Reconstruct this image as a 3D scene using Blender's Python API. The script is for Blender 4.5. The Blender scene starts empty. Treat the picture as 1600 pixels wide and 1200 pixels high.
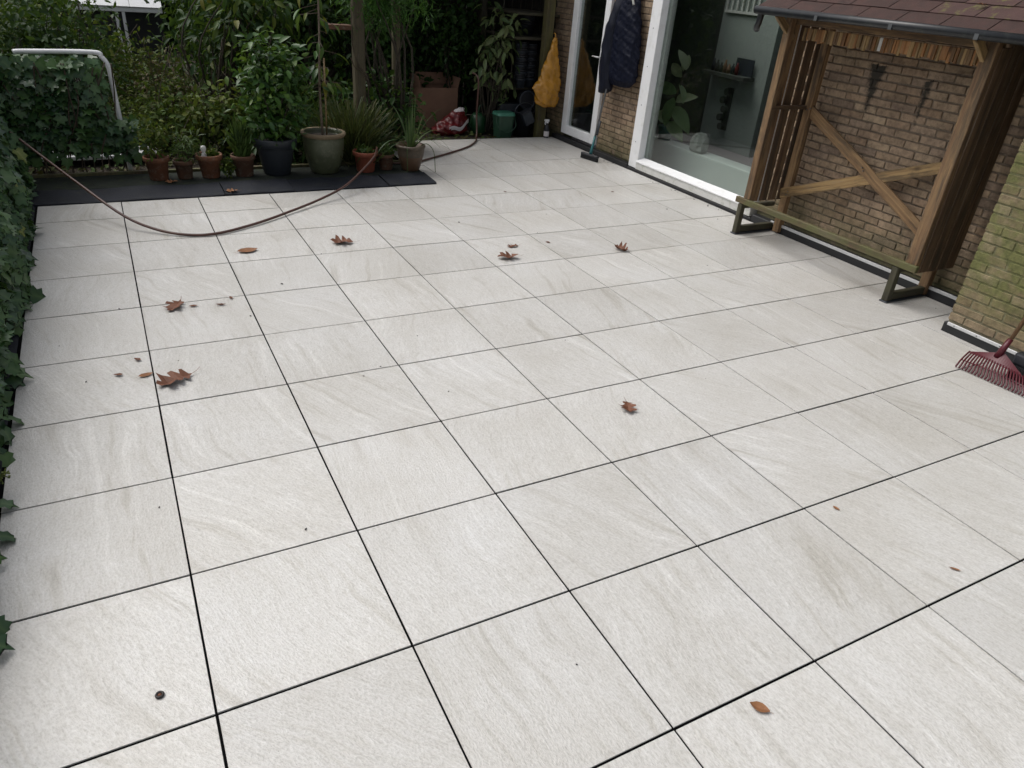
import bpy, bmesh, math, random
import numpy as np
from mathutils import Vector, Matrix, Euler
from mathutils import noise as mnoise

SC = bpy.context.scene
COL = SC.collection
rnd = random.Random(11)
R_ = math.radians

# ---------------------------------------------------------------- camera
cd = bpy.data.cameras.new('camera')
cam = bpy.data.objects.new('camera', cd)
COL.objects.link(cam)
cam.location = (0.01822, -2.10104, 1.92321)
cam.rotation_euler = (1.048067, -0.0754791, -0.4808757)
cd.sensor_width = 36.0
cd.lens = 1122.167 / 1600 * 36
cd.clip_start = 0.05
cd.clip_end = 400
SC.camera = cam

# ---------------------------------------------------------------- light: overcast autumn day
SUN_EL, SUN_AZ = 57, 315           # degrees; azimuth the light comes from, clockwise from +Y
w = bpy.data.worlds.new('World')
SC.world = w
w.use_nodes = True
wn = w.node_tree
bg = wn.nodes['Background']
sky = wn.nodes.new('ShaderNodeTexSky')
sky.sky_type = 'NISHITA'
sky.sun_disc = False
sky.sun_elevation = R_(SUN_EL)
sky.sun_rotation = R_(SUN_AZ)
sky.air_density = 1.0
sky.dust_density = 6.0
sky.ozone_density = 1.0
hs = wn.nodes.new('ShaderNodeHueSaturation')
hs.inputs['Saturation'].default_value = 0.30       # cloud cover takes the blue out
wn.links.new(sky.outputs[0], hs.inputs['Color'])
wn.links.new(hs.outputs[0], bg.inputs['Color'])
bg.inputs['Strength'].default_value = 0.15
sd = bpy.data.lights.new('sun', 'SUN')
sun = bpy.data.objects.new('sun', sd)
COL.objects.link(sun)
sd.energy = 0.8
sd.angle = R_(40)
sd.color = (1.0, 0.97, 0.93)
a, e = R_(SUN_AZ), R_(SUN_EL)
sdir = Vector((math.sin(a) * math.cos(e), math.cos(a) * math.cos(e), math.sin(e)))
sun.rotation_euler = sdir.to_track_quat('Z', 'Y').to_euler()
SC.view_settings.view_transform = 'Standard'
SC.view_settings.look = 'None'
SC.view_settings.gamma = 1.0
SC.view_settings.use_curve_mapping = False
SC.view_settings.exposure = 0.14
cy = SC.cycles
cy.max_bounces = 6; cy.diffuse_bounces = 3; cy.glossy_bounces = 3; cy.transmission_bounces = 4; cy.transparent_max_bounces = 6

# ================================================================ helpers
def tag(o, label=None, cat=None, group=None, kind=None):
    if label: o['label'] = label
    if cat: o['category'] = cat
    if group: o['group'] = group
    if kind: o['kind'] = kind
    return o

def wloc(o):
    v = Vector((0, 0, 0))
    while o is not None:
        v += o.location
        o = o.parent
    return v

def empty(name, loc, label, cat, group=None):
    o = bpy.data.objects.new(name, None)
    o.empty_display_size = 0.1
    COL.objects.link(o)
    o.location = loc
    return tag(o, label, cat, group)

def link(name, me, parent=None, loc=(0, 0, 0), rot=None, scale=None):
    o = bpy.data.objects.new(name, me)
    COL.objects.link(o)
    o.location = loc
    if rot is not None: o.rotation_euler = rot
    if scale is not None: o.scale = scale if hasattr(scale, '__len__') else (scale,) * 3
    if parent is not None: o.parent = parent
    return o

class MB:
    """collects shapes in world coordinates, builds ONE mesh object"""
    def __init__(s): s.v = []; s.f = []
    def add(s, vs, fs):
        n = len(s.v)
        s.v += [Vector(p) for p in vs]
        s.f += [tuple(n + i for i in f) for f in fs]
        return s
    def box(s, x0, x1, y0, y1, z0, z1, m=None):
        vs = [Vector(p) for p in ((x0,y0,z0),(x1,y0,z0),(x1,y1,z0),(x0,y1,z0),(x0,y0,z1),(x1,y0,z1),(x1,y1,z1),(x0,y1,z1))]
        if m is not None: vs = [m @ p for p in vs]
        return s.add(vs, [(3,2,1,0),(4,5,6,7),(0,1,5,4),(1,2,6,5),(2,3,7,6),(3,0,4,7)])
    def tube(s, pts, r, n=8, cap=True):
        pts = [Vector(p) for p in pts]
        rs = r if hasattr(r, '__len__') else [r] * len(pts)
        rings = []
        prev = None
        for i, p in enumerate(pts):
            d = (pts[min(i+1, len(pts)-1)] - pts[max(i-1, 0)])
            if d.length < 1e-9: d = Vector((0,0,1))
            d.normalize()
            if prev is None:
                u = d.cross(Vector((0,0,1)))
                if u.length < 1e-3: u = d.cross(Vector((1,0,0)))
            else:
                u = prev - d * prev.dot(d)
            u.normalize(); prev = u
            v = d.cross(u)
            rings.append([p + (u*math.cos(t) + v*math.sin(t)) * rs[i] for t in [2*math.pi*k/n for k in range(n)]])
        vs = [q for ring in rings for q in ring]
        fs = []
        for i in range(len(pts)-1):
            for k in range(n):
                fs.append((i*n+k, i*n+(k+1)%n, (i+1)*n+(k+1)%n, (i+1)*n+k))
        if cap:
            fs.append(tuple(range(n-1, -1, -1)))
            fs.append(tuple((len(pts)-1)*n + k for k in range(n)))
        return s.add(vs, fs)
    def lathe(s, prof, c=(0,0,0), n=24, sx=1, sy=1, jit=None, cap=True):
        vs = []; fs = []
        for i, (r, z) in enumerate(prof):
            for k in range(n):
                t = 2*math.pi*k/n
                rr = r * (1 + (jit(i, t) if jit else 0))
                vs.append((c[0]+rr*math.cos(t)*sx, c[1]+rr*math.sin(t)*sy, c[2]+z))
        for i in range(len(prof)-1):
            for k in range(n):
                fs.append((i*n+k, i*n+(k+1)%n, (i+1)*n+(k+1)%n, (i+1)*n+k))
        if cap and prof[0][0] > 1e-4: fs.append(tuple(range(n-1, -1, -1)))
        if cap and prof[-1][0] > 1e-4: fs.append(tuple((len(prof)-1)*n + k for k in range(n)))
        return s.add(vs, fs)
    def mesh(s, name, mat, off=Vector((0,0,0)), bevel=0, seg=1, smooth=False):
        me = bpy.data.meshes.new(name)
        me.from_pydata([tuple(p - off) for p in s.v], [], s.f)
        if bevel:
            bm = bmesh.new(); bm.from_mesh(me)
            bmesh.ops.bevel(bm, geom=list(bm.edges), offset=bevel, segments=seg, affect='EDGES', profile=0.5)
            bm.to_mesh(me); bm.free()
        if mat: me.materials.append(mat)
        if smooth: me.polygons.foreach_set('use_smooth', [True]*len(me.polygons))
        me.update()
        return me
    def build(s, name, mat, parent=None, bevel=0, seg=1, smooth=False, origin=None):
        base = wloc(parent) if parent is not None else Vector((0,0,0))
        org = Vector(origin) if origin is not None else base
        me = s.mesh(name, mat, org, bevel, seg, smooth)
        return link(name, me, parent, org - base)

def spline(pts, n=8):
    P = [Vector(p) for p in pts]
    out = []
    for i in range(len(P)-1):
        p0 = P[max(i-1,0)]; p1 = P[i]; p2 = P[i+1]; p3 = P[min(i+2,len(P)-1)]
        for k in range(n):
            t = k/n
            out.append(0.5*((2*p1)+(p2-p0)*t+(2*p0-5*p1+4*p2-p3)*t*t+(3*p1-p0-3*p2+p3)*t*t*t))
    out.append(P[-1])
    return out

_tm = {}
def timber(name, p0, p1, wx, wy, mat, parent, xref=(1,0,0), bevel=0.004):
    """a beam along local Z with its own bevelled mesh, so that grain follows it"""
    p0 = Vector(p0); p1 = Vector(p1)
    L = (p1-p0).length
    key = (round(L,3), wx, wy, mat.name, bevel)
    if key not in _tm:
        b = MB().box(-wx/2, wx/2, -wy/2, wy/2, 0, L)
        _tm[key] = b.mesh(name, mat, bevel=bevel)
    z = (p1-p0).normalized()
    x = Vector(xref) - z*Vector(xref).dot(z); x.normalize()
    y = z.cross(x)
    m = Matrix((x, y, z)).transposed()
    base = wloc(parent) if parent is not None else Vector((0,0,0))
    return link(name, _tm[key], parent, p0-base, m.to_euler())

# ---------------------------------------------------------------- node materials
def newmat(name):
    m = bpy.data.materials.new(name); m.use_nodes = True
    nt = m.node_tree
    return m, nt, nt.nodes['Principled BSDF']

def N(nt, t, **kw):
    n = nt.nodes.new(t)
    for k, v in kw.items():
        if k in n.inputs: n.inputs[k].default_value = v
        else: setattr(n, k, v)
    return n

def ramp(nt, stops, interp='LINEAR'):
    r = nt.nodes.new('ShaderNodeValToRGB')
    r.color_ramp.interpolation = interp
    els = r.color_ramp.elements
    while len(els) < len(stops): els.new(0.5)
    for el, (p, c) in zip(els, stops):
        el.position = p
        el.color = (*c, 1) if len(c) == 3 else c
    return r

def math_(nt, op, a, b=None):
    n = nt.nodes.new('ShaderNodeMath'); n.operation = op
    for i, x in enumerate((a, b)):
        if x is None: continue
        if isinstance(x, (int, float)): n.inputs[i].default_value = x
        else: nt.links.new(x, n.inputs[i])
    return n.outputs[0]

def mixc(nt, fac, c1, c2, mode='MIX'):
    n = nt.nodes.new('ShaderNodeMix'); n.data_type = 'RGBA'; n.blend_type = mode
    for sock, x in ((n.inputs[0], fac), (n.inputs[6], c1), (n.inputs[7], c2)):
        if isinstance(x, (int, float)): sock.default_value = x
        elif isinstance(x, tuple): sock.default_value = (*x, 1) if len(x) == 3 else x
        else: nt.links.new(x, sock)
    return n.outputs[2]

def coords(nt, off=True, scale=(1,1,1)):
    """object coordinates shifted by a random amount for each object"""
    tc = N(nt, 'ShaderNodeTexCoord')
    mp = N(nt, 'ShaderNodeMapping')
    mp.inputs['Scale'].default_value = scale
    if off:
        oi = N(nt, 'ShaderNodeObjectInfo')
        sc = math_(nt, 'MULTIPLY', oi.outputs['Random'], 37.0)
        ad = nt.nodes.new('ShaderNodeVectorMath'); ad.operation = 'ADD'
        nt.links.new(tc.outputs['Object'], ad.inputs[0])
        nt.links.new(sc, ad.inputs[1])
        nt.links.new(ad.outputs[0], mp.inputs['Vector'])
    else:
        nt.links.new(tc.outputs['Object'], mp.inputs['Vector'])
    return mp.outputs[0]

def rand01(nt):
    oi = N(nt, 'ShaderNodeObjectInfo')
    ge = N(nt, 'ShaderNodeNewGeometry')
    return math_(nt, 'FRACT', math_(nt, 'ADD', oi.outputs['Random'], math_(nt, 'MULTIPLY', ge.outputs['Random Per Island'], 3.7)))

def noise(nt, vec, scale, detail=4, rough=0.55, dist=0):
    n = N(nt, 'ShaderNodeTexNoise', Scale=scale, Detail=detail, Roughness=rough, Distortion=dist)
    nt.links.new(vec, n.inputs['Vector'])
    return n.outputs['Fac']

def bump(nt, bsdf, h, strength=0.3, dist=0.01):
    b = N(nt, 'ShaderNodeBump', Strength=strength, Distance=dist)
    nt.links.new(h, b.inputs['Height'])
    nt.links.new(b.outputs[0], bsdf.inputs['Normal'])

def mat(name, c, rough=0.6, var=0.25, scale=6, bst=0.2, bscale=60, c2=None, metal=0, spec=0.5, bdist=0.004, dirt=None):
    m, nt, b = newmat(name)
    v = coords(nt)
    n1 = noise(nt, v, scale, 5, 0.6)
    c2 = c2 or tuple(x*(1-var) for x in c)
    r = ramp(nt, [(0.3, c2), (0.7, c)])
    nt.links.new(n1, r.inputs[0])
    col = r.outputs[0]
    if dirt:
        n3 = noise(nt, v, scale*2.3, 6, 0.7)
        rr = ramp(nt, [(0.52, (0,0,0)), (0.72, (1,1,1))])
        nt.links.new(n3, rr.inputs[0])
        col = mixc(nt, rr.outputs[0], col, dirt)
    nt.links.new(col, b.inputs['Base Color'])
    b.inputs['Roughness'].default_value = rough
    b.inputs['Metallic'].default_value = metal
    b.inputs['Specular IOR Level'].default_value = spec
    if bst:
        bump(nt, b, noise(nt, v, bscale, 4, 0.6), bst, bdist)
    return m

def leafmat(name, cols, rough=0.5, trans=0.35, spec=0.25, vein=None):
    m, nt, b = newmat(name)
    stops = [(i/max(1, len(cols)-1), c) for i, c in enumerate(cols)]
    r = ramp(nt, stops)
    nt.links.new(rand01(nt), r.inputs[0])
    v = coords(nt)
    n1 = noise(nt, v, 25, 3, 0.6)
    col = mixc(nt, math_(nt, 'MULTIPLY', n1, 0.4), r.outputs[0], (0.01, 0.025, 0.008))
    if vein:
        at = N(nt, 'ShaderNodeAttribute'); at.attribute_name = 'vein'
        col = mixc(nt, math_(nt, 'MULTIPLY', math_(nt, 'POWER', at.outputs['Fac'], 3.0), 0.55), col, vein)
    nt.links.new(col, b.inputs['Base Color'])
    b.inputs['Roughness'].default_value = rough
    b.inputs['Specular IOR Level'].default_value = spec
    t = N(nt, 'ShaderNodeBsdfTranslucent')
    nt.links.new(mixc(nt, 0.4, col, (0.10, 0.14, 0.01)), t.inputs['Color'])
    ms = N(nt, 'ShaderNodeMixShader')
    ms.inputs[0].default_value = trans
    nt.links.new(b.outputs[0], ms.inputs[1]); nt.links.new(t.outputs[0], ms.inputs[2])
    nt.links.new(ms.outputs[0], nt.nodes['Material Output'].inputs['Surface'])
    return m

def tile_material():
    m, nt, b = newmat('porcelain_tile')
    tc = N(nt, 'ShaderNodeTexCoord'); oi = N(nt, 'ShaderNodeObjectInfo'); ge = N(nt, 'ShaderNodeNewGeometry')
    rd = oi.outputs['Random']
    # each tile shows another cut of the same veined stone
    rot = N(nt, 'ShaderNodeVectorRotate'); rot.rotation_type = 'Z_AXIS'
    nt.links.new(tc.outputs['Object'], rot.inputs['Vector'])
    ang = math_(nt, 'ADD', math_(nt, 'MULTIPLY', rd, 1.1), -0.75)
    nt.links.new(ang, rot.inputs['Angle'])
    sh = nt.nodes.new('ShaderNodeVectorMath'); sh.operation = 'ADD'
    nt.links.new(rot.outputs[0], sh.inputs[0])
    nt.links.new(math_(nt, 'MULTIPLY', rd, 91.0), sh.inputs[1])
    base = sh.outputs[0]
    wp = N(nt, 'ShaderNodeTexNoise', Scale=1.7, Detail=2.0)
    nt.links.new(base, wp.inputs['Vector'])
    wv = nt.nodes.new('ShaderNodeVectorMath'); wv.operation = 'MULTIPLY_ADD'
    nt.links.new(wp.outputs['Color'], wv.inputs[0])
    wv.inputs[1].default_value = (0.20, 0.20, 0.0)
    nt.links.new(base, wv.inputs[2])
    mp = N(nt, 'ShaderNodeMapping'); mp.inputs['Scale'].default_value = (20, 1.25, 1)
    nt.links.new(wv.outputs[0], mp.inputs['Vector'])
    s1 = noise(nt, mp.outputs[0], 1.0, 5, 0.60, 0.3)
    mp3 = N(nt, 'ShaderNodeMapping'); mp3.inputs['Scale'].default_value = (4.2, 1.3, 1)
    nt.links.new(base, mp3.inputs['Vector'])
    s3 = noise(nt, mp3.outputs[0], 1.0, 2, 0.5)
    # veins show only in parts of a tile; the rest is even grain
    vm = N(nt, 'ShaderNodeMapRange'); vm.inputs[1].default_value = 0.40; vm.inputs[2].default_value = 0.62
    nt.links.new(s3, vm.inputs[0])
    r1 = ramp(nt, [(0.30, (0.74, 0.72, 0.685)), (0.41, (0.91, 0.90, 0.875)), (0.455, (1.0, 1.0, 1.0)), (0.56, (1.0, 1.0, 1.0)), (0.62, (1.10, 1.105, 1.11)), (0.70, (1.18, 1.185, 1.195))])
    nt.links.new(s1, r1.inputs[0])
    vein = mixc(nt, math_(nt, 'ADD', math_(nt, 'MULTIPLY', vm.outputs[0], 0.75), 0.2), (1, 1, 1), r1.outputs[0])
    c = mixc(nt, 1.0, (0.545, 0.537, 0.517), vein, 'MULTIPLY')
    # rough cleft-stone grain running with the veins
    mp2 = N(nt, 'ShaderNodeMapping'); mp2.inputs['Scale'].default_value = (85, 17, 1)
    nt.links.new(wv.outputs[0], mp2.inputs['Vector'])
    s2 = noise(nt, mp2.outputs[0], 1.0, 5, 0.72)
    r2 = ramp(nt, [(0.30, (0.80, 0.79, 0.77)), (0.45, (0.975, 0.97, 0.96)), (0.56, (1.0, 1.0, 1.0)), (0.69, (1.14, 1.145, 1.15))])
    nt.links.new(s2, r2.inputs[0])
    c = mixc(nt, 0.85, c, mixc(nt, 1.0, c, r2.outputs[0], 'MULTIPLY'))
    mpg = N(nt, 'ShaderNodeMapping'); mpg.inputs['Scale'].default_value = (140, 85, 1)
    nt.links.new(base, mpg.inputs['Vector'])
    gr = noise(nt, mpg.outputs[0], 1.0, 3, 0.65)
    r4 = ramp(nt, [(0.34, (0.86, 0.855, 0.845)), (0.5, (1, 1, 1)), (0.66, (1.08, 1.08, 1.08))])
    nt.links.new(gr, r4.inputs[0])
    c = mixc(nt, 1.0, c, r4.outputs[0], 'MULTIPLY')
    # batch variation from tile to tile
    pv = math_(nt, 'ADD', math_(nt, 'MULTIPLY', math_(nt, 'FRACT', math_(nt, 'MULTIPLY', rd, 13.7)), 0.10), 0.93)
    cb = N(nt, 'ShaderNodeCombineColor')
    for i in range(3): nt.links.new(pv, cb.inputs[i])
    c = mixc(nt, 1.0, c, cb.outputs[0], 'MULTIPLY')
    # damp blotches and pale bloom that run across the joints
    st = noise(nt, ge.outputs['Position'], 1.4, 5, 0.6)
    r5 = ramp(nt, [(0.34, (0.92, 0.91, 0.89)), (0.55, (1, 1, 1)), (0.74, (1.05, 1.06, 1.08))])
    nt.links.new(st, r5.inputs[0])
    c = mixc(nt, 1.0, c, r5.outputs[0], 'MULTIPLY')
    nt.links.new(c, b.inputs['Base Color'])
    rr = ramp(nt, [(0.3, (0.28,)*3), (0.7, (0.40,)*3)])
    nt.links.new(st, rr.inputs[0])
    nt.links.new(rr.outputs[0], b.inputs['Roughness'])
    b.inputs['Specular IOR Level'].default_value = 0.5
    # slate-like relief
    bump(nt, b, math_(nt, 'ADD', gr, math_(nt, 'MULTIPLY', s2, 0.7)), 0.8, 0.0035)
    return m

def brick_material(name, cols, moss=0.0, stains=()):
    m, nt, b = newmat(name)
    ge = N(nt, 'ShaderNodeNewGeometry')
    r = ramp(nt, [(i/(len(cols)-1), c) for i, c in enumerate(cols)])
    nt.links.new(rand01(nt), r.inputs[0])
    v = coords(nt)
    n1 = noise(nt, v, 22, 5, 0.7)
    r2 = ramp(nt, [(0.3, (0.55, 0.53, 0.52)), (0.5, (0.95, 0.95, 0.95)), (0.75, (1.3, 1.27, 1.22))])
    nt.links.new(n1, r2.inputs[0])
    c = mixc(nt, 1.0, r.outputs[0], r2.outputs[0], 'MULTIPLY')
    n2 = noise(nt, ge.outputs['Position'], 5, 5, 0.65)
    r3 = ramp(nt, [(0.35, (0.72, 0.7, 0.7)), (0.62, (1.05, 1.05, 1.05))])
    nt.links.new(n2, r3.inputs[0])
    c = mixc(nt, 1.0, c, r3.outputs[0], 'MULTIPLY')
    sep = N(nt, 'ShaderNodeSeparateXYZ')
    nt.links.new(ge.outputs['Position'], sep.inputs[0])
    if moss:
        n4 = noise(nt, ge.outputs['Position'], 4.5, 6, 0.68)
        r4 = ramp(nt, [(0.34, (0.12,)*3), (0.54, (1,1,1))])
        nt.links.new(n4, r4.inputs[0])
        zz = N(nt, 'ShaderNodeMapRange'); zz.inputs[1].default_value = 0.1; zz.inputs[2].default_value = 0.35
        nt.links.new(sep.outputs[2], zz.inputs[0])
        fac = math_(nt, 'MULTIPLY', math_(nt, 'MULTIPLY', r4.outputs[0], zz.outputs[0]), moss)
        n5 = noise(nt, ge.outputs['Position'], 30, 4, 0.7)
        r5 = ramp(nt, [(0.3, (0.058, 0.068, 0.016)), (0.7, (0.15, 0.163, 0.048))])
        nt.links.new(n5, r5.inputs[0])
        c = mixc(nt, fac, c, r5.outputs[0])
    else:
        n4 = noise(nt, ge.outputs['Position'], 7, 6, 0.7)
        r4 = ramp(nt, [(0.5, (1,1,1)), (0.66, (0,0,0))])
        nt.links.new(n4, r4.inputs[0])
        zz = N(nt, 'ShaderNodeMapRange'); zz.inputs[1].default_value = 0.05; zz.inputs[2].default_value = 0.5
        zz.inputs[3].default_value = 0.75; zz.inputs[4].default_value = 0.0
        nt.links.new(sep.outputs[2], zz.inputs[0])
        c = mixc(nt, math_(nt, 'MULTIPLY', r4.outputs[0], zz.outputs[0]), c, (0.065, 0.07, 0.025))
    for (y0, zt, zb, w0, w1) in stains:     # dark run-off streaks below old fixings
        t = N(nt, 'ShaderNodeMapRange'); t.inputs[1].default_value = zb; t.inputs[2].default_value = zt
        t.inputs[3].default_value = w1; t.inputs[4].default_value = w0
        nt.links.new(sep.outputs[2], t.inputs[0])
        nn = noise(nt, ge.outputs['Position'], 26, 4, 0.7)
        dy = math_(nt, 'ABSOLUTE', math_(nt, 'SUBTRACT', sep.outputs[1], y0))
        dy = math_(nt, 'ADD', dy, math_(nt, 'MULTIPLY', math_(nt, 'SUBTRACT', nn, 0.5), 0.09))
        inside = math_(nt, 'LESS_THAN', dy, t.outputs[0])
        soft = N(nt, 'ShaderNodeMapRange'); soft.inputs[1].default_value = 0.0; soft.inputs[2].default_value = 0.03
        nt.links.new(math_(nt, 'SUBTRACT', t.outputs[0], dy), soft.inputs[0])
        zin = math_(nt, 'MULTIPLY', math_(nt, 'GREATER_THAN', sep.outputs[2], zb), math_(nt, 'LESS_THAN', math_(nt, 'ADD', sep.outputs[2], math_(nt, 'MULTIPLY', nn, 0.1)), zt+0.05))
        c = mixc(nt, math_(nt, 'MULTIPLY', math_(nt, 'MULTIPLY', soft.outputs[0], zin), 0.95), c, (0.022, 0.02, 0.015))
    nt.links.new(c, b.inputs['Base Color'])
    b.inputs['Roughness'].default_value = 0.85
    bump(nt, b, noise(nt, v, 70, 5, 0.7), 0.6, 0.006)
    return m

def wood_material(name, c1, c2, moss=0.0, rough=0.7, mossc=(0.09, 0.10, 0.03)):
    m, nt, b = newmat(name)
    v = coords(nt, True, (26, 26, 1.2))
    n1 = noise(nt, v, 1.0, 6, 0.65, 1.2)
    r = ramp(nt, [(0.28, tuple(x*0.45 for x in c2)), (0.42, c2), (0.62, c1), (0.8, tuple(min(1, x*1.2) for x in c1))])
    nt.links.new(n1, r.inputs[0])
    oi = N(nt, 'ShaderNodeObjectInfo')
    br = math_(nt, 'ADD', math_(nt, 'MULTIPLY', oi.outputs['Random'], 0.4), 0.78)
    cb = N(nt, 'ShaderNodeCombineColor')
    for i in range(3): nt.links.new(br, cb.inputs[i])
    c = mixc(nt, 1.0, r.outputs[0], cb.outputs[0], 'MULTIPLY')
    v2 = coords(nt)
    # knots
    vo = N(nt, 'ShaderNodeTexVoronoi', Scale=5.0)
    mp = N(nt, 'ShaderNodeMapping'); mp.inputs['Scale'].default_value = (1, 1, 0.55)
    nt.links.new(v2, mp.inputs['Vector']); nt.links.new(mp.outputs[0], vo.inputs['Vector'])
    rk = ramp(nt, [(0.06, (1,1,1)), (0.13, (0,0,0))])
    nt.links.new(vo.outputs['Distance'], rk.inputs[0])
    c = mixc(nt, math_(nt, 'MULTIPLY', rk.outputs[0], 0.8), c, (0.04, 0.022, 0.01))
    # weather stains
    n3 = noise(nt, v2, 4, 6, 0.7)
    r3 = ramp(nt, [(0.55, (0,0,0)), (0.75, (1,1,1))])
    nt.links.new(n3, r3.inputs[0])
    c = mixc(nt, math_(nt, 'MULTIPLY', r3.outputs[0], 0.6), c, (0.05, 0.035, 0.02))
    v3 = coords(nt, True, (14, 14, 1.6))
    n6 = noise(nt, v3, 1.0, 6, 0.72)
    r6 = ramp(nt, [(0.50, (0,0,0)), (0.60, (1,1,1))])
    nt.links.new(n6, r6.inputs[0])
    c = mixc(nt, math_(nt, 'MULTIPLY', r6.outputs[0], 0.62), c, (0.032, 0.026, 0.018))
    r7 = ramp(nt, [(0.36, (1,1,1)), (0.44, (0,0,0))])
    nt.links.new(n6, r7.inputs[0])
    c = mixc(nt, math_(nt, 'MULTIPLY', r7.outputs[0], 0.35), c, (0.20, 0.17, 0.13))
    if moss:
        n4 = noise(nt, v2, 7, 6, 0.7)
        r4 = ramp(nt, [(0.34, (0,0,0)), (0.6, (1,1,1))])
        nt.links.new(n4, r4.inputs[0])
        c = mixc(nt, math_(nt, 'MULTIPLY', r4.outputs[0], moss), c, mossc)
    nt.links.new(c, b.inputs['Base Color'])
    b.inputs['Roughness'].default_value = rough
    bump(nt, b, n1, 0.35, 0.004)
    return m

def glass_material():
    m, nt, b = newmat('window_glass')
    nt.nodes.remove(b)
    tr = N(nt, 'ShaderNodeBsdfTransparent'); tr.inputs[0].default_value = (0.82, 0.86, 0.84, 1)
    gl = N(nt, 'ShaderNodeBsdfGlossy'); gl.inputs['Roughness'].default_value = 0.0
    fr = N(nt, 'ShaderNodeFresnel', IOR=1.5)
    ge = N(nt, 'ShaderNodeNewGeometry')      # a thin pane: same reflectance on the way in and out
    nt.links.new(math_(nt, 'SUBTRACT', 1.5, math_(nt, 'MULTIPLY', ge.outputs['Backfacing'], 1.5-1/1.5)), fr.inputs['IOR'])
    ms = N(nt, 'ShaderNodeMixShader')
    f2 = math_(nt, 'MULTIPLY', fr.outputs[0], 1.7)
    nt.links.new(f2, ms.inputs[0]); nt.links.new(tr.outputs[0], ms.inputs[1]); nt.links.new(gl.outputs[0], ms.inputs[2])
    nt.links.new(ms.outputs[0], nt.nodes['Material Output'].inputs['Surface'])
    return m

T = {}
T['tile'] = tile_material()
T['joint'] = mat('black_joint', (0.004, 0.004, 0.0045), 0.9, 0.5, 30, 0.2, 90, spec=0.05)
T['membrane'] = mat('rubber_membrane', (0.012, 0.013, 0.015), 0.55, 0.3, 5, 0.15, 90)
T['felt'] = mat('roofing_felt', (0.009, 0.012, 0.02), 0.7, 0.35, 4, 0.5, 320, spec=0.3, dirt=(0.018, 0.02, 0.02))
T['mossfelt'] = mat('mossy_felt', (0.022, 0.027, 0.022), 0.85, 0.5, 5, 0.5, 160, spec=0.2, dirt=(0.03, 0.04, 0.018))
T['soil'] = mat('garden_soil', (0.045, 0.033, 0.022), 0.95, 0.5, 9, 0.9, 40, bdist=0.03, dirt=(0.03, 0.035, 0.015))
T['potsoil'] = mat('potting_soil', (0.035, 0.025, 0.017), 0.95, 0.5, 30, 0.9, 80, bdist=0.02)
T['terracotta'] = mat('terracotta', (0.21, 0.085, 0.042), 0.8, 0.5, 9, 0.4, 90, dirt=(0.22, 0.16, 0.12))
T['oldterracotta'] = mat('weathered_terracotta', (0.13, 0.062, 0.035), 0.85, 0.5, 9, 0.4, 90, dirt=(0.15, 0.13, 0.095))
T['redterracotta'] = mat('red_terracotta', (0.27, 0.075, 0.04), 0.75, 0.3, 7, 0.2, 120)
T['anthracite'] = mat('anthracite_plastic', (0.026, 0.032, 0.04), 0.5, 0.15, 5, 0.1, 150)
T['greenglaze'] = mat('green_glaze', (0.085, 0.098, 0.055), 0.36, 0.4, 7, 0.12, 40, dirt=(0.125, 0.13, 0.085))
T['rimclay'] = mat('bare_clay', (0.22, 0.165, 0.10), 0.8, 0.3, 12, 0.3, 100)
T['claydark'] = mat('grey_brown_glaze', (0.095, 0.073, 0.05), 0.5, 0.35, 12, 0.3, 100, dirt=(0.15, 0.11, 0.075))
T['twotone'] = mat('brown_stoneware', (0.12, 0.068, 0.038), 0.5, 0.35, 6, 0.2, 90, dirt=(0.14, 0.12, 0.08))
T['white'] = mat('white_paint', (0.78, 0.79, 0.80), 0.35, 0.06, 5, 0.03, 60, dirt=(0.66, 0.67, 0.66))
T['dirtywhite'] = mat('worn_white_paint', (0.60, 0.60, 0.58), 0.5, 0.15, 7, 0.1, 60, dirt=(0.34, 0.36, 0.28))
T['alu'] = mat('aluminium', (0.62, 0.63, 0.64), 0.4, 0.12, 9, 0.05, 90, metal=0.4)
T['steel'] = mat('dark_steel', (0.18, 0.19, 0.2), 0.35, 0.1, 9, 0, 90, metal=0.8)
BR = [(0.245, 0.172, 0.112), (0.315, 0.235, 0.155), (0.27, 0.195, 0.128), (0.35, 0.265, 0.178), (0.285, 0.198, 0.127), (0.325, 0.242, 0.168), (0.22, 0.16, 0.115)]
T['brick'] = brick_material('house_brick', BR, 0, ((1.965, 1.50, 1.11, 0.085, 0.012), (1.51, 1.45, 1.10, 0.05, 0.008)))
T['mortar'] = brick_material('mortar', [(0.17, 0.135, 0.10), (0.19, 0.152, 0.112)], 0, ((1.965, 1.50, 1.11, 0.085, 0.012), (1.51, 1.45, 1.10, 0.05, 0.008)))
T['mossbrick'] = brick_material('mossy_brick', [(0.20, 0.15, 0.09), (0.27, 0.21, 0.13), (0.23, 0.17, 0.10), (0.29, 0.23, 0.15)], 0.88)
T['mossmortar'] = brick_material('mossy_mortar', [(0.19, 0.17, 0.11), (0.21, 0.19, 0.125)], 0.85)
T['wood'] = wood_material('larch_wood', (0.24, 0.15, 0.07), (0.15, 0.085, 0.04))
T['darkwood'] = wood_material('weathered_wood', (0.125, 0.075, 0.038), (0.066, 0.037, 0.019))
T['palewood'] = wood_material('pale_wood', (0.37, 0.25, 0.11), (0.25, 0.155, 0.065))
T['slatwood'] = wood_material('orange_slat_wood', (0.40, 0.20, 0.075), (0.27, 0.12, 0.04))
T['mosswood'] = wood_material('mossy_wood', (0.13, 0.085, 0.045), (0.07, 0.045, 0.025), 0.75)
T['wetwood'] = wood_material('wet_wood', (0.035, 0.028, 0.02), (0.02, 0.016, 0.012), 0.25)
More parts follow.
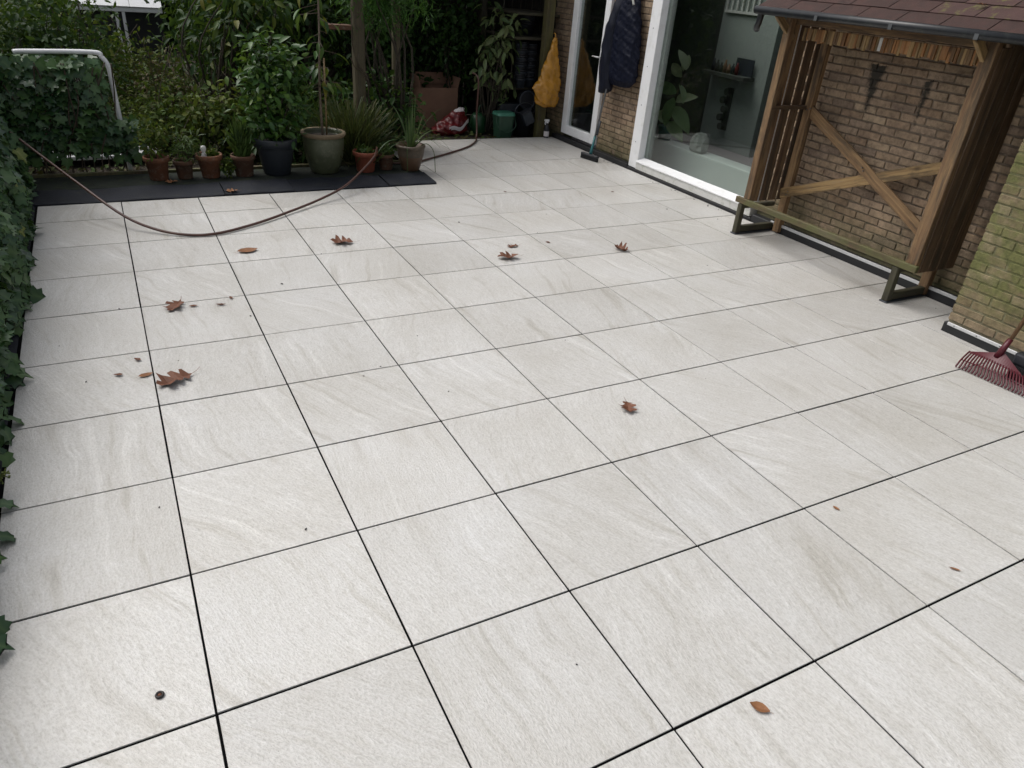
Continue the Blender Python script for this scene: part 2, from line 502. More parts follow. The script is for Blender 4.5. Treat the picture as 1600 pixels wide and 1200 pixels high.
T['shadewood'] = wood_material('shade_dark_wood', (0.014, 0.012, 0.009), (0.008, 0.007, 0.006))  # near-black copy for the lean-to boards, their shade put into the colour
T['oldpost'] = wood_material('old_garden_post', (0.085, 0.066, 0.036), (0.05, 0.038, 0.022), 0.4, mossc=(0.06, 0.06, 0.02))
T['greenpost'] = wood_material('algae_green_wood', (0.13, 0.10, 0.045), (0.08, 0.062, 0.026), 0.7, mossc=(0.085, 0.085, 0.022))
T['shingle'] = mat('red_bitumen_shingle', (0.056, 0.024, 0.019), 0.85, 0.5, 10, 0.9, 300, dirt=(0.035, 0.022, 0.018))
T['mossshingle'] = mat('mossy_shingle', (0.075, 0.038, 0.034), 0.9, 0.3, 6, 0.9, 300, dirt=(0.14, 0.15, 0.035))
T['gutter'] = mat('black_plastic_gutter', (0.012, 0.014, 0.017), 0.35, 0.3, 9, 0.05, 60, dirt=(0.03, 0.034, 0.03))
T['glass'] = glass_material()
T['hose'] = mat('brown_rubber_hose', (0.085, 0.036, 0.026), 0.42, 0.3, 14, 0.08, 200)
T['deadleaf'] = mat('dead_oak_leaf', (0.16, 0.058, 0.026), 0.7, 0.5, 30, 0.4, 150, c2=(0.105, 0.036, 0.016))
T['tanleaf'] = mat('tan_dead_leaf', (0.27, 0.12, 0.045), 0.7, 0.4, 30, 0.4, 150, c2=(0.16, 0.065, 0.025))
T['rubber'] = mat('black_rubber', (0.018, 0.014, 0.013), 0.5, 0.3, 30, 0.1, 90)
T['rakered'] = mat('dark_red_plastic', (0.078, 0.005, 0.013), 0.4, 0.15, 8, 0.05, 60)
T['handlewood'] = wood_material('tool_handle_wood', (0.22, 0.12, 0.055), (0.13, 0.07, 0.03))
T['teal'] = mat('teal_plastic', (0.015, 0.12, 0.13), 0.4, 0.15, 8, 0.05, 60)
T['bristle'] = mat('dark_bristles', (0.02, 0.021, 0.023), 0.8, 0.4, 80, 0.8, 300)
T['navy'] = mat('navy_nylon', (0.006, 0.008, 0.018), 0.55, 0.3, 14, 0.25, 60, spec=0.25)
T['navyquilt'] = mat('navy_quilted_nylon', (0.005, 0.007, 0.018), 0.55, 0.3, 30, 0.35, 45, spec=0.15, bdist=0.012)
T['yellowbag'] = mat('ochre_plastic', (0.50, 0.235, 0.026), 0.22, 0.3, 9, 0.15, 28, bdist=0.006)
T['cardboard'] = mat('cardboard', (0.23, 0.13, 0.085), 0.85, 0.2, 5, 0.15, 60)
T['redbag'] = mat('red_sack', (0.13, 0.010, 0.012), 0.35, 0.3, 10, 0.4, 30, bdist=0.01)
T['whitebag'] = mat('white_sack_print', (0.7, 0.66, 0.66), 0.35, 0.15, 10, 0.3, 30, bdist=0.01)
T['binGreen'] = mat('green_plastic', (0.025, 0.07, 0.042), 0.4, 0.2, 6, 0.05, 60)
T['lidGreen'] = mat('mint_plastic', (0.05, 0.19, 0.13), 0.35, 0.15, 6, 0.05, 60)
T['canGreen'] = mat('dark_green_plastic', (0.012, 0.055, 0.02), 0.4, 0.2, 6, 0.05, 60)
T['darkplastic'] = mat('dark_plastic', (0.020, 0.022, 0.028), 0.45, 0.3, 8, 0.1, 60)
T['greyplastic'] = mat('grey_blue_plastic', (0.032, 0.04, 0.052), 0.45, 0.3, 8, 0.1, 60)
T['roomwall'] = mat('room_plaster', (0.28, 0.31, 0.295), 0.8, 0.06, 3, 0.05, 90)
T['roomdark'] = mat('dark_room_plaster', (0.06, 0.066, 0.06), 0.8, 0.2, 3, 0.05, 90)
T['roomfloor'] = mat('mauve_floor', (0.30, 0.265, 0.28), 0.5, 0.15, 3, 0.05, 60)
T['plinth'] = mat('white_plinth', (0.9, 0.92, 0.89), 0.6, 0.05, 3, 0.03, 60)
T['stone'] = mat('pale_stone', (0.55, 0.54, 0.51), 0.75, 0.4, 9, 0.5, 40)
T['bark'] = mat('bark', (0.06, 0.05, 0.035), 0.9, 0.5, 20, 0.8, 70, bdist=0.01)
T['palebark'] = mat('pale_young_bark', (0.17, 0.13, 0.095), 0.8, 0.5, 30, 0.5, 90)
T['stem'] = mat('thin_stems', (0.075, 0.055, 0.035), 0.85, 0.5, 20, 0.3, 90)
T['cane'] = mat('bamboo_cane', (0.25, 0.17, 0.08), 0.6, 0.3, 20, 0.2, 90)
T['ivy'] = leafmat('ivy_leaf', [(0.02, 0.062, 0.026), (0.034, 0.10, 0.036), (0.05, 0.13, 0.036), (0.02, 0.066, 0.034), (0.07, 0.155, 0.034), (0.026, 0.078, 0.036), (0.09, 0.17, 0.05), (0.042, 0.12, 0.03)], 0.38, 0.2, 0.5, (0.10, 0.17, 0.06))
T['ivyyellow'] = leafmat('pale_ivy_leaf', [(0.22, 0.25, 0.06), (0.13, 0.18, 0.05)], 0.45, 0.2, 0.3, (0.3, 0.32, 0.12))
T['laurel'] = leafmat('laurel_leaf', [(0.026, 0.085, 0.018), (0.042, 0.115, 0.022), (0.07, 0.16, 0.025), (0.022, 0.065, 0.02), (0.12, 0.20, 0.03)], 0.4, 0.3, 0.35)
T['hedge'] = leafmat('hedge_leaf', [(0.015, 0.048, 0.011), (0.027, 0.072, 0.016), (0.044, 0.098, 0.019), (0.019, 0.052, 0.014)], 0.5, 0.35, 0.25)
T['autumn'] = leafmat('autumn_leaf', [(0.057, 0.111, 0.018), (0.106, 0.156, 0.024), (0.152, 0.176, 0.028), (0.061, 0.098, 0.018), (0.038, 0.082, 0.018), (0.091, 0.094, 0.024), (0.076, 0.135, 0.022)], 0.6, 0.35, 0.2)
T['brownleaf'] = leafmat('withered_leaf', [(0.10, 0.065, 0.03), (0.07, 0.10, 0.025), (0.12, 0.075, 0.035), (0.07, 0.11, 0.028), (0.06, 0.10, 0.02)], 0.7, 0.15)
T['bigleaf'] = leafmat('drooping_leaf', [(0.046, 0.094, 0.020), (0.076, 0.131, 0.024), (0.129, 0.164, 0.028), (0.034, 0.074, 0.020), (0.182, 0.172, 0.024)], 0.5, 0.35, 0.25)
T['pieris'] = leafmat('pale_edged_leaf', [(0.10, 0.15, 0.05), (0.17, 0.21, 0.09), (0.06, 0.11, 0.04), (0.21, 0.24, 0.11)], 0.4, 0.2)
T['feather'] = leafmat('feathery_leaf', [(0.04, 0.12, 0.02), (0.06, 0.16, 0.028), (0.035, 0.10, 0.022)], 0.5, 0.4)
T['grassy'] = leafmat('grass_blade', [(0.055, 0.075, 0.025), (0.085, 0.095, 0.035), (0.04, 0.06, 0.022), (0.12, 0.11, 0.045)], 0.5, 0.2)
T['spike'] = leafmat('strap_leaf', [(0.07, 0.12, 0.045), (0.10, 0.15, 0.055), (0.05, 0.095, 0.04)], 0.4, 0.2)
T['herb'] = leafmat('herb_leaf', [(0.05, 0.10, 0.025), (0.08, 0.13, 0.03), (0.035, 0.07, 0.022)], 0.5, 0.25)
T['ficus'] = leafmat('rubber_plant_leaf', [(0.34, 0.44, 0.22), (0.5, 0.55, 0.34), (0.22, 0.36, 0.17)], 0.3, 0.2)

# ---------------------------------------------------------------- leaves
def ivy_shape(seed=0):
    r = random.Random(seed)
    half = [(0.03, -0.02), (0.24, -0.13), (0.53, 0.10), (0.34, 0.30), (0.47, 0.58), (0.20, 0.62), (0.0, 1.02)]
    half = [(x*(1+r.uniform(-.1,.1)), y+r.uniform(-.04,.04)) if 0 < i < 6 else (x, y) for i, (x, y) in enumerate(half)]
    pts = half + [(-x*(1+r.uniform(-.1,.1)), y+r.uniform(-.03,.03)) for x, y in half[-2:0:-1]] + [(-0.03, -0.02)]
    v = []
    for x, y in pts:
        z = 0.20*abs(x) - 0.22*max(0, y-0.35)**1.4 - 0.25*abs(x)**2 + r.uniform(-.03, .03)
        v.append((x, y, z))
    c = [(0, 0.12, 0), (0, 0.42, -0.0), (0, 0.70, -0.06)]
    n = len(v)
    v += c
    f = []
    for i in range(n):
        j = (i+1) % n
        ym = (v[i][1] + v[j][1]) / 2
        ci = n + (0 if ym < 0.06 else (1 if ym < 0.5 else 2))
        f.append((j, i, ci))
    # close the seams between the fans along the midrib
    f = []
    ctr = lambda k: n + (0 if v[k][1] < 0.2 else (1 if v[k][1] < 0.55 else 2))
    for i in range(n):
        j = (i+1) % n
        a, b = ctr(i), ctr(j)
        f.append((j, i, a))
        if a != b: f.append((j, a, b))
    return np.array(v, float), f

def lance_shape(wd=0.3, droop=0.3, fold=0.12, seg=4, tipw=0.0):
    v = []; f = []
    for i in range(seg+1):
        t = i/seg
        hw = wd * math.sin(math.pi * min(1, t*0.93+0.05))**0.8 * (1 - 0.25*t)
        if i == 0: hw = wd*0.12
        if i == seg: hw = 0.01
        z = -droop*t*t
        v += [(-hw, t, z + fold*hw/wd*0.8), (0, t, z), (hw, t, z + fold*hw/wd*0.8)]
    for i in range(seg):
        a = 3*i; b = 3*i+3
        f += [(a, a+1, b+1, b), (a+1, a+2, b+2, b+1)]
    return np.array(v, float), f

def oak_shape(seed, curl=0.22):
    r = random.Random(seed)
    half = [(0.03, 0), (0.06, 0.06), (0.20, 0.16), (0.24, 0.24), (0.10, 0.28), (0.33, 0.40), (0.40, 0.52), (0.13, 0.50), (0.30, 0.68), (0.34, 0.80), (0.11, 0.74), (0.14, 0.90), (0.0, 1.0)]
    R = [(x*(1+r.uniform(-.15,.2)), y) for x, y in half]
    Lh = [(-x*(1+r.uniform(-.15,.2)), y+r.uniform(-.02,.02)) for x, y in half]
    ph = r.uniform(0, 6)
    def zz(x, y):
        return curl*(abs(x)*1.3)**1.2 + curl*0.5*(y-0.5)**2*1.6 + 0.05*math.sin(9*y+ph+x*5) + 0.012
    v = []; f = []
    n = len(half)
    for i in range(n):
        y = half[i][1]
        v += [(Lh[i][0], Lh[i][1], zz(*Lh[i])), (0, y, zz(0, y)), (R[i][0], R[i][1], zz(*R[i]))]
    for i in range(n-1):
        a = 3*i; b = a+3
        f += [(a, a+1, b+1, b), (a+1, a+2, b+2, b+1)]
    # stalk
    k = len(v)
    v += [(-0.012, 0, zz(0,0)), (0.012, 0, zz(0,0)), (0.05, -0.16, 0.05), (0.03, -0.16, 0.05), (0.10, -0.30, 0.10), (0.085, -0.30, 0.10)]
    f += [(k, k+1, k+2, k+3), (k+3, k+2, k+4, k+5)]
    return np.array(v, float), f

def ell_shape(seed, curl=0.25):
    r = random.Random(seed)
    v = []; f = []
    seg = 7
    for i in range(seg+1):
        t = i/seg
        hw = 0.27*math.sin(math.pi*(0.04+0.94*t))*(1+r.uniform(-.12,.12))
        z = curl*(t-0.5)**2 + 0.02
        v += [(-hw, t, z+curl*hw*1.1), (0, t, z), (hw, t, z+curl*hw*0.9)]
    for i in range(seg):
        a = 3*i; b = a+3
        f += [(a, a+1, b+1, b), (a+1, a+2, b+2, b+1)]
    k = len(v)
    v += [(-0.012, 0, 0.07), (0.012, 0, 0.07), (0.03, -0.2, 0.05), (0.015, -0.2, 0.05)]
    f += [(k, k+1, k+2, k+3)]
    return np.array(v, float), f

def np_mesh(name, v, f, m, smooth=True, vein=None):
    me = bpy.data.meshes.new(name)
    me.from_pydata([tuple(p) for p in v], [], f)
    if vein is not None:
        me.attributes.new('vein', 'FLOAT', 'POINT').data.foreach_set('value', np.asarray(vein, np.float32))
    me.materials.append(m)
    if smooth: me.polygons.foreach_set('use_smooth', [True]*len(me.polygons))
    me.update()
    return me

def frame(normal, axis):
    """rotation whose Z is normal and whose Y runs along axis as nearly as it can"""
    z = normal / (np.linalg.norm(normal, axis=-1, keepdims=True) + 1e-9)
    y = axis - z * np.sum(axis*z, -1, keepdims=True)
    y = y / (np.linalg.norm(y, axis=-1, keepdims=True) + 1e-9)
    x = np.cross(y, z)
    return np.stack([x, y, z], -1)       # columns

def scatter(name, shape, pos, rot, size, m, parent=None, kind=None, vein=None):
    """many leaves joined into one mesh"""
    v, f = shape
    pos = np.asarray(pos, float)
    V = np.einsum('nij,kj->nki', rot, v) * np.asarray(size, float)[:, None, None] + pos[:, None, :]
    n, k = V.shape[0], V.shape[1]
    base = np.array(wloc(parent)) if parent is not None else np.zeros(3)
    V = V.reshape(-1, 3) - base
    cnt = np.array([len(q) for q in f]); idx = np.concatenate([np.array(q) for q in f])
    li = (idx[None, :] + (np.arange(n)*k)[:, None]).ravel()
    tot = np.tile(cnt, n)
    st = np.concatenate([[0], np.cumsum(tot)[:-1]])
    me = bpy.data.meshes.new(name)
    me.vertices.add(len(V)); me.vertices.foreach_set('co', V.ravel())
    me.loops.add(len(li)); me.loops.foreach_set('vertex_index', li.astype(np.int32))
    me.polygons.add(len(tot)); me.polygons.foreach_set('loop_start', st.astype(np.int32))
    me.polygons.foreach_set('loop_total', tot.astype(np.int32))
    me.polygons.foreach_set('use_smooth', np.ones(len(tot), bool))
    me.materials.append(m)
    me.update(calc_edges=True); me.validate()
    if vein is not None:
        me.attributes.new('vein', 'FLOAT', 'POINT').data.foreach_set('value', np.tile(np.asarray(vein, np.float32), n))
    o = link(name, me, parent)
    if kind: o['kind'] = kind
    return o

def leaf_objects(name, meshes, pos, rot, size, parent):
    base = wloc(parent)
    for i in range(len(pos)):
        me = meshes[i % len(meshes)]
        o = bpy.data.objects.new(name, me)
        COL.objects.link(o)
        o.parent = parent
        M4 = Matrix([list(rot[i][r]*size[i]) + [pos[i][r]-base[r]] for r in range(3)] + [[0,0,0,1]])
        o.matrix_local = M4

def clumps(rg, c, rad, nc, shell=0.55):
    d = rg.normal(size=(nc, 3)); d /= np.linalg.norm(d, axis=1, keepdims=True)
    r = shell + (1-shell)*rg.random(nc)
    r = np.where(rg.random(nc) < 0.3, rg.random(nc)*shell, r)
    return np.array(c) + d*np.array(rad)*r[:, None], d

def crown_leaves(rg, c, rad, nc, per, cr, size, up=0.5, out=0.5, droop=0.3, spread=0.6):
    cc, dd = clumps(rg, c, rad, nc)
    n = nc*per
    k = np.repeat(np.arange(nc), per)
    off = rg.normal(size=(n, 3)) * cr * 0.55
    pos = cc[k] + off
    nor = dd[k]*out + np.array([0, 0, up]) + rg.normal(size=(n, 3))*spread
    ax = off/ (np.linalg.norm(off, axis=1, keepdims=True)+1e-6) + rg.normal(size=(n, 3))*0.4 + np.array([0, 0, -droop])
    return pos, frame(nor, ax), size*(0.65+0.7*rg.random(n)), cc

def branches(name, base, tips, r0, m, parent, rg, nb=12, n=5):
    b = MB()
    base = Vector(base)
    for t in tips[:nb]:
        t = Vector(t)
        mid = base.lerp(t, 0.5) + Vector(rg.normal(size=3)*0.08*(t-base).length)
        mid.z = base.z + (t.z-base.z)*0.6
        P = spline([base + Vector((rg.normal()*0.02, rg.normal()*0.02, 0)), mid, t], 4)
        b.tube(P, [r0*(1-0.8*i/(len(P)-1)) for i in range(len(P))], n)
    return b.build(name, m, parent, smooth=True)

IVY = [ivy_shape(s) for s in range(4)]
VEIN = [0.0]*(len(IVY[0][0])-3) + [1.0]*3
LAN = lance_shape(0.20, 0.25, 0.1)
OVAL = lance_shape(0.27, 0.2, 0.1)
SMALL = lance_shape(0.30, 0.15, 0.1, 2)
NEEDLE = lance_shape(0.10, 0.2, 0.04, 2)

# ================================================================ SETTING
# ground
g = MB()
gn = 60
for i in range(gn+1):
    for j in range(gn+1):
        x = -30 + 60*i/gn; y = -20 + 60*j/gn
        g.v.append(Vector((x, y, -0.06)))
for i in range(gn):
    for j in range(gn):
        a_ = i*(gn+1)+j
        g.f.append((a_, a_+gn+1, a_+gn+2, a_+1))
tag(g.build('ground', T['soil']), 'dark garden soil around the patio', None, None, 'structure')

# patio: black rubber bed with porcelain tiles on it
PX0, PX1, PYN, PY1, PSX, PSY = -0.606, 5.34, -3.6, 6.6, 2.84, 4.645
b = MB().box(PX0-0.02, PX1+0.08, PYN, PSY-0.002, -0.05, -0.005)
b.box(PSX+0.003, PX1+0.08, PSY-0.002, PY1, -0.05, -0.005)
patio = tag(b.build('patio', T['joint']), 'patio of large pale grey square tiles with black joints', None, None, 'structure')

def prism(poly, z0, z1):
    b = MB(); n = len(poly)
    b.v = [Vector((x, y, z0)) for x, y in poly] + [Vector((x, y, z1)) for x, y in poly]
    b.f = [tuple(range(n-1, -1, -1)), tuple(range(n, 2*n))] + [(i, (i+1) % n, n+(i+1) % n, n+i) for i in range(n)]
    return b

TH = 0.0205
GX, GY = 0.0038, 0.0043             # half joint widths
full = prism([(-.3+GX, -.3+GY), (.3-GX, -.3+GY), (.3-GX, .3-GY), (-.3+GX, .3-GY)], -TH, 0).mesh('tile', T['tile'], bevel=0.0007)
ntile = 0
for i in range(-1, 9):
    for j in range(-6, 11):
        x0, x1 = i*0.6, i*0.6+0.6
        y0, y1 = j*0.6, j*0.6+0.6
        X1 = min(x1, PX1)
        if y0 < 0.43 and x1 > 4.86: X1 = 4.855
        Y1 = y1
        corner = False
        if y1 > PSY + 0.01:
            if x1 <= PSX: Y1 = PSY
            elif x0 < PSX: corner = True
        if Y1 - y0 < 0.05 or X1 - x0 < 0.03: continue
        if x1 <= PSX and y0 >= PSY: continue
        cx, cy = x0+0.3, y0+0.3
        if corner:
            if y0 < PSY:
                poly = [(x0+GX, y0+GY), (x1-GX, y0+GY), (x1-GX, y1-GY), (PSX+0.003, y1-GY), (PSX+0.003, PSY), (x0+GX, PSY)]
            else:
                poly = [(PSX+0.003, y0+GY), (x1-GX, y0+GY), (x1-GX, y1-GY), (PSX+0.003, y1-GY)]
            me = prism([(x-cx, y-cy) for x, y in poly], -TH, 0).mesh('tile', T['tile'], bevel=0.0007)
        elif y0 < 0.43 < y1 and x1 > 4.86:      # notched round the pier corner
            poly = [(x0+GX, y0+GY), (4.855, y0+GY), (4.855, 0.44), (PX1, 0.44), (PX1, y1-GY), (x0+GX, y1-GY)]
            me = prism([(x-cx, y-cy) for x, y in poly], -TH, 0).mesh('tile', T['tile'], bevel=0.0007)
        elif X1 < x1 or Y1 < y1:
            poly = [(x0+GX, y0+GY), (X1-GX, y0+GY), (X1-GX, Y1-GY), (x0+GX, Y1-GY)]
            me = prism([(x-cx, y-cy) for x, y in poly], -TH, 0).mesh('tile', T['tile'], bevel=0.0007)
        else:
            me = full
        t = link('tile', me, patio, (cx+rnd.uniform(-.0006,.0006), cy+rnd.uniform(-.0006,.0006), rnd.uniform(-.0008,.0006)),
                 (rnd.uniform(-.0012,.0012), rnd.uniform(-.0012,.0012), rnd.uniform(-.0012,.0012)))
        ntile += 1

# felt border along the ivy side
b = MB()
nn = 40
for k in range(nn+1):
    y = -3.6 + (5.4+3.6)*k/nn
    j = 0.006*math.sin(k*1.7)
    b.v += [Vector((-0.606, y, -0.01)), Vector((-0.63, y, 0.006+j*0.3)), Vector((-0.72, y, 0.012+j)), Vector((-0.95, y, 0.02+j))]
for k in range(nn):
    for c in range(3): b.f.append((4*k+c, 4*k+4+c, 4*k+5+c, 4*k+1+c))
tag(b.build('felt_border', T['felt'], smooth=True), 'black felt edging strip along the ivy side of the patio', 'edging')

# felt ledge below the pots
led = empty('felt_ledge', (1.1, 5.0, 0), 'black felt ledge under the row of flower pots', 'ledge')
xs = [-0.74, 0.83, 1.44, 2.35, 2.842]
for k in range(4):
    b = MB(); n = 12
    for i in range(n+1):
        x = xs[k] + (xs[k+1]-xs[k]- (0.007 if k < 3 else 0))*i/n
        dz = 0.003*math.sin(i*1.1+k*2) + (0.003 if k % 2 else 0)
        for (y, z) in ((4.647, -0.018), (4.648, 0.010), (4.66, 0.016), (4.80, 0.022), (5.0, 0.030)):
            b.v.append(Vector((x, y + 0.002*math.sin(i*.9+k), z + dz)))
    for i in range(n):
        for c in range(4): b.f.append((5*i+c, 5*i+5+c, 5*i+6+c, 5*i+1+c))
    b.build('felt_sheet', T['felt'], led, smooth=False)
MB().box(-0.74, 2.842, 4.98, 5.42, -0.05, 0.030).build('mossy_board', T['mossfelt'], led, bevel=0.006)
MB().box(-0.74, 2.80, 5.42, 5.46, -0.05, 0.055).build('back_edge', T['mosswood'], led, bevel=0.004)

# ================================================================ HOUSE
WX = 5.42
house = empty('house', (WX, 4.0, 0), 'brown brick house wall with a white glazed door and large window', 'house')
b = MB()
b.box(WX+0.009, WX+0.16, 0.35, 2.82, -0.05, 3.0)
b.box(WX+0.009, WX+0.16, 4.87, 5.66, -0.05, 3.0)
b.box(WX+0.009, WX+0.16, 6.48, 6.95, -0.05, 3.0)
b.box(WX+0.009, WX+0.16, 2.82, 4.87, 2.3, 3.0)
b.box(WX+0.009, WX+0.16, 5.66, 6.48, 2.2, 3.0)
wall = b.build('wall', T['mortar'], house)
BL, BH, CO = 0.208, 0.0505, 0.0622
def brick_mesh(L, H, D, m, seed):
    r = random.Random(seed)
    b = MB().box(0, D, -L/2, L/2, -H/2, H/2)
    for p in b.v:
        p.y += r.uniform(-.003, .003); p.z += r.uniform(-.002, .002)
    return b.mesh('brick', m, bevel=0.003)
def lay(y0, y1, z0, z1, off=0):
    out = []
    k = 0; z = z0
    while z < z1:
        if k % 2 == 0: s = y0 - (0 if off == 0 else off)
        else: s = y0 - 0.109
        y = s
        while y < y1 - 0.02:
            a0, a1 = max(y, y0), min(y+BL, y1)
            if a1 - a0 > 0.035: out.append(((a0+a1)/2, z+BH/2, a1-a0))
            y += BL + 0.0105
        z += CO; k += 1
    return out
bm_var = [brick_mesh(BL, BH, 0.05, T['brick'], s) for s in range(6)]
single = lay(0.45, 2.815, 0.095, 1.75)
single = [q for q in single if q[0] > 0.5][:300]
zmax = max(q[1] for q in single)
_cache = {}
for (y, z, L) in single:
    if abs(L-BL) < 1e-4: me = rnd.choice(bm_var)
    else:
        kk = round(L, 2)
        if kk not in _cache: _cache[kk] = brick_mesh(L, BH, 0.05, T['brick'], int(kk*1000))
        me = _cache[kk]
    link('brick', me, wall, (rnd.uniform(-.0025,.0025), y+rnd.uniform(-.002,.002)-4.0, z+rnd.uniform(-.0015,.0015)), (rnd.uniform(-.008,.008), 0, rnd.uniform(-.01,.01)))
b = MB()
rest = [q for q in lay(0.45, 2.815, 0.095, 2.3) if not any(abs(q[0]-s[0]) < 1e-6 and abs(q[1]-s[1]) < 1e-6 for s in single)]
for (y, z, L) in rest + lay(4.875, 5.655, 0.07, 2.3) + lay(6.485, 6.945, 0.07, 2.3):
    dx = rnd.uniform(-.0025, .0025)
    b.box(WX+dx, WX+0.05, y-L/2, y+L/2, z-BH/2, z+BH/2)
b.build('brick_courses', T['brick'], wall, bevel=0.0025)['kind'] = 'stuff'

# window
win = MB()
win.box(WX-0.055, WX+0.05, 4.70, 4.865, 0.035, 2.3)
frame_o = win.build('window', T['white'], house, bevel=0.004)
b = MB().box(WX-0.075, WX+0.06, 2.83, 4.699, 0.035, 0.125)
sl = MB()
sl.add([(WX-0.085,2.83,0.126),(WX-0.085,4.699,0.126),(WX+0.03,4.699,0.158),(WX+0.03,2.83,0.158),(WX-0.085,2.83,0.112),(WX-0.085,4.699,0.112),(WX+0.03,4.699,0.1255),(WX+0.03,2.83,0.1255)],
       [(3,2,1,0),(4,5,6,7),(0,1,5,4),(1,2,6,5),(2,3,7,6),(3,0,4,7)])
b.build('bottom_rail', T['dirtywhite'], frame_o, bevel=0.004)
sl.build('sill', T['white'], frame_o, bevel=0.002)
MB().box(WX-0.05, WX+0.05, 2.83, 2.93, 0.16, 2.3).build('right_stile', T['white'], frame_o, bevel=0.004)
MB().box(WX-0.05, WX+0.05, 2.93, 4.70, 2.2, 2.3).build('top_rail', T['white'], frame_o, bevel=0.004)
MB().box(WX+0.051, WX+0.11, 4.66, 4.74, 0.13, 2.3).build('inner_reveal', T['dirtywhite'], frame_o, bevel=0.003)
MB().box(WX+0.032, WX+0.038, 2.931, 4.699, 0.159, 2.199).build('pane', T['glass'], frame_o)
b = MB()
for zz in (0.45, 0.75, 1.05, 1.35, 1.65): b.lathe([(0.006, 0), (0.006, 0.002), (0.0, 0.002)], (0, 0, 0), 8)
for q, zz in enumerate((0.32, 0.72, 1.12, 1.5)):
    for k in range(8*3): 
        p = b.v[q*24+k]; b.v[q*24+k] = Vector((WX-0.055-p.z, 4.79+p.x, zz+p.y))
b.v = b.v[:96]; b.f = [f for f in b.f if max(f) < 96]
b.build('screw', T['steel'], frame_o)

# door
door = MB().box(WX-0.03, WX+0.05, 6.36, 6.475, 0.09, 2.2).box(WX-0.03, WX+0.05, 5.665, 5.775, 0.09, 2.2)
door_o = door.build('door', T['white'], house, bevel=0.004)
MB().box(WX-0.03, WX+0.05, 5.776, 6.359, 0.09, 0.195).build('bottom_rail', T['white'], door_o, bevel=0.004)
MB().box(WX-0.03, WX+0.05, 5.776, 6.359, 2.1, 2.2).build('top_rail', T['white'], door_o, bevel=0.004)
MB().box(WX+0.012, WX+0.018, 5.777, 6.358, 0.196, 2.1).build('pane', T['glass'], door_o)
h = MB().box(WX-0.043, WX-0.031, 5.703, 5.733, 0.93, 1.17)
ho = h.build('handle', T['steel'], door_o, bevel=0.004)
MB().tube([(WX-0.04, 5.718, 1.10), (WX-0.085, 5.718, 1.10), (WX-0.09, 5.735, 1.10), (WX-0.09, 5.84, 1.10)], 0.009, 8).build('handle_lever', T['alu'], door_o, smooth=True)

# room behind the glass
rm = MB().box(WX+0.17, 7.62, 1.2, 8.2, -0.05, -0.002)
rm.build('room_floor', T['roomfloor'], house)
b = MB()
b.box(7.6, 7.7, 1.2, 5.08, 0, 2.5); b.box(7.6, 7.7, 6.1, 8.2, 0, 2.5)
b.box(WX+0.16, 7.7, 1.1, 1.2, 0, 2.5); b.box(WX+0.16, 7.7, 8.2, 8.3, 0, 2.5)
b.box(WX+0.16, 6.1, 1.1, 8.3, 2.5, 2.6); b.box(6.1, 7.7, 1.1, 3.4, 2.5, 2.6); b.box(6.1, 7.7, 6.4, 8.3, 2.5, 2.6)   # unseen ceiling opening, added to let sky light into the room
b.box(WX+0.165, WX+0.3, 6.96, 8.3, 0, 2.5)
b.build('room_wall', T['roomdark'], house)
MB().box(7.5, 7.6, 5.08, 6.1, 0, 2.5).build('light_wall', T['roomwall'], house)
b = MB().box(5.90, 6.12, 2.9, 5.28, 0, 0.27)
tag(b.build('low_bench', T['plinth'], None, bevel=0.006), 'low white bench on the floor behind the large window', 'bench')

# flashing strip along the house
fl = empty('flashing_strip', (5.38, 3.5, 0), 'black rubber flashing along the foot of the house wall', 'flashing')
MB().box(5.343, WX+0.004, 0.445, 2.80, -0.03, 0.068).build('rubber_upstand', T['membrane'], fl, bevel=0.004)
MB().box(5.343, WX-0.02, 2.803, 4.86, -0.03, 0.028).build('rubber_upstand', T['membrane'], fl, bevel=0.004)
MB().box(5.343, WX+0.004, 4.863, 6.62, -0.03, 0.052).build('rubber_upstand', T['membrane'], fl, bevel=0.004)
MB().box(5.3395, 5.352, 0.60, 2.55, 0.058, 0.082).build('metal_profile', T['alu'], fl, bevel=0.001)
MB().box(5.3395, 5.352, 0.46, 0.585, 0.058, 0.082).build('metal_profile', T['alu'], fl, bevel=0.001)

# mossy brick pier at the right
PXF = 4.88
pier = empty('brick_pier', (PXF, -0.3, 0), 'moss-green brick wall end standing forward at the right edge', 'wall')
MB().box(PXF+0.0045, WX+0.3, -1.4, 0.424, -0.05, 2.6).build('core', T['mossmortar'], pier)
mv = [brick_mesh(BL, BH, 0.05, T['mossbrick'], 50+s) for s in range(6)]
for (y, z, L) in lay(-1.2, 0.43, 0.085, 2.15):
    if abs(L-BL) < 1e-4: me = rnd.choice(mv)
    else:
        kk = ('m', round(L, 2))
        if kk not in _cache: _cache[kk] = brick_mesh(L, BH, 0.05, T['mossbrick'], int(L*1000))
        me = _cache[kk]
    link('brick', me, pier, (rnd.uniform(-.0025,.0025), y+0.3, z), (rnd.uniform(-.008,.008), 0, rnd.uniform(-.01,.01)))
pf = MB().box(4.858, PXF+0.02, -1.3, 0.437, -0.03, 0.066).build('rubber_upstand', T['membrane'], pier, bevel=0.003)
MB().box(4.854, 4.866, -1.3, 0.41, 0.052, 0.073).build('metal_profile', T['alu'], pier, bevel=0.001)
b = MB()
for yy in (0.36, 0.2, 0.04, -0.12, -0.28):
    b.tube([(4.8545, yy, 0.0625), (4.851, yy, 0.0625)], 0.004, 8)
b.build('screw', T['steel'], pier)

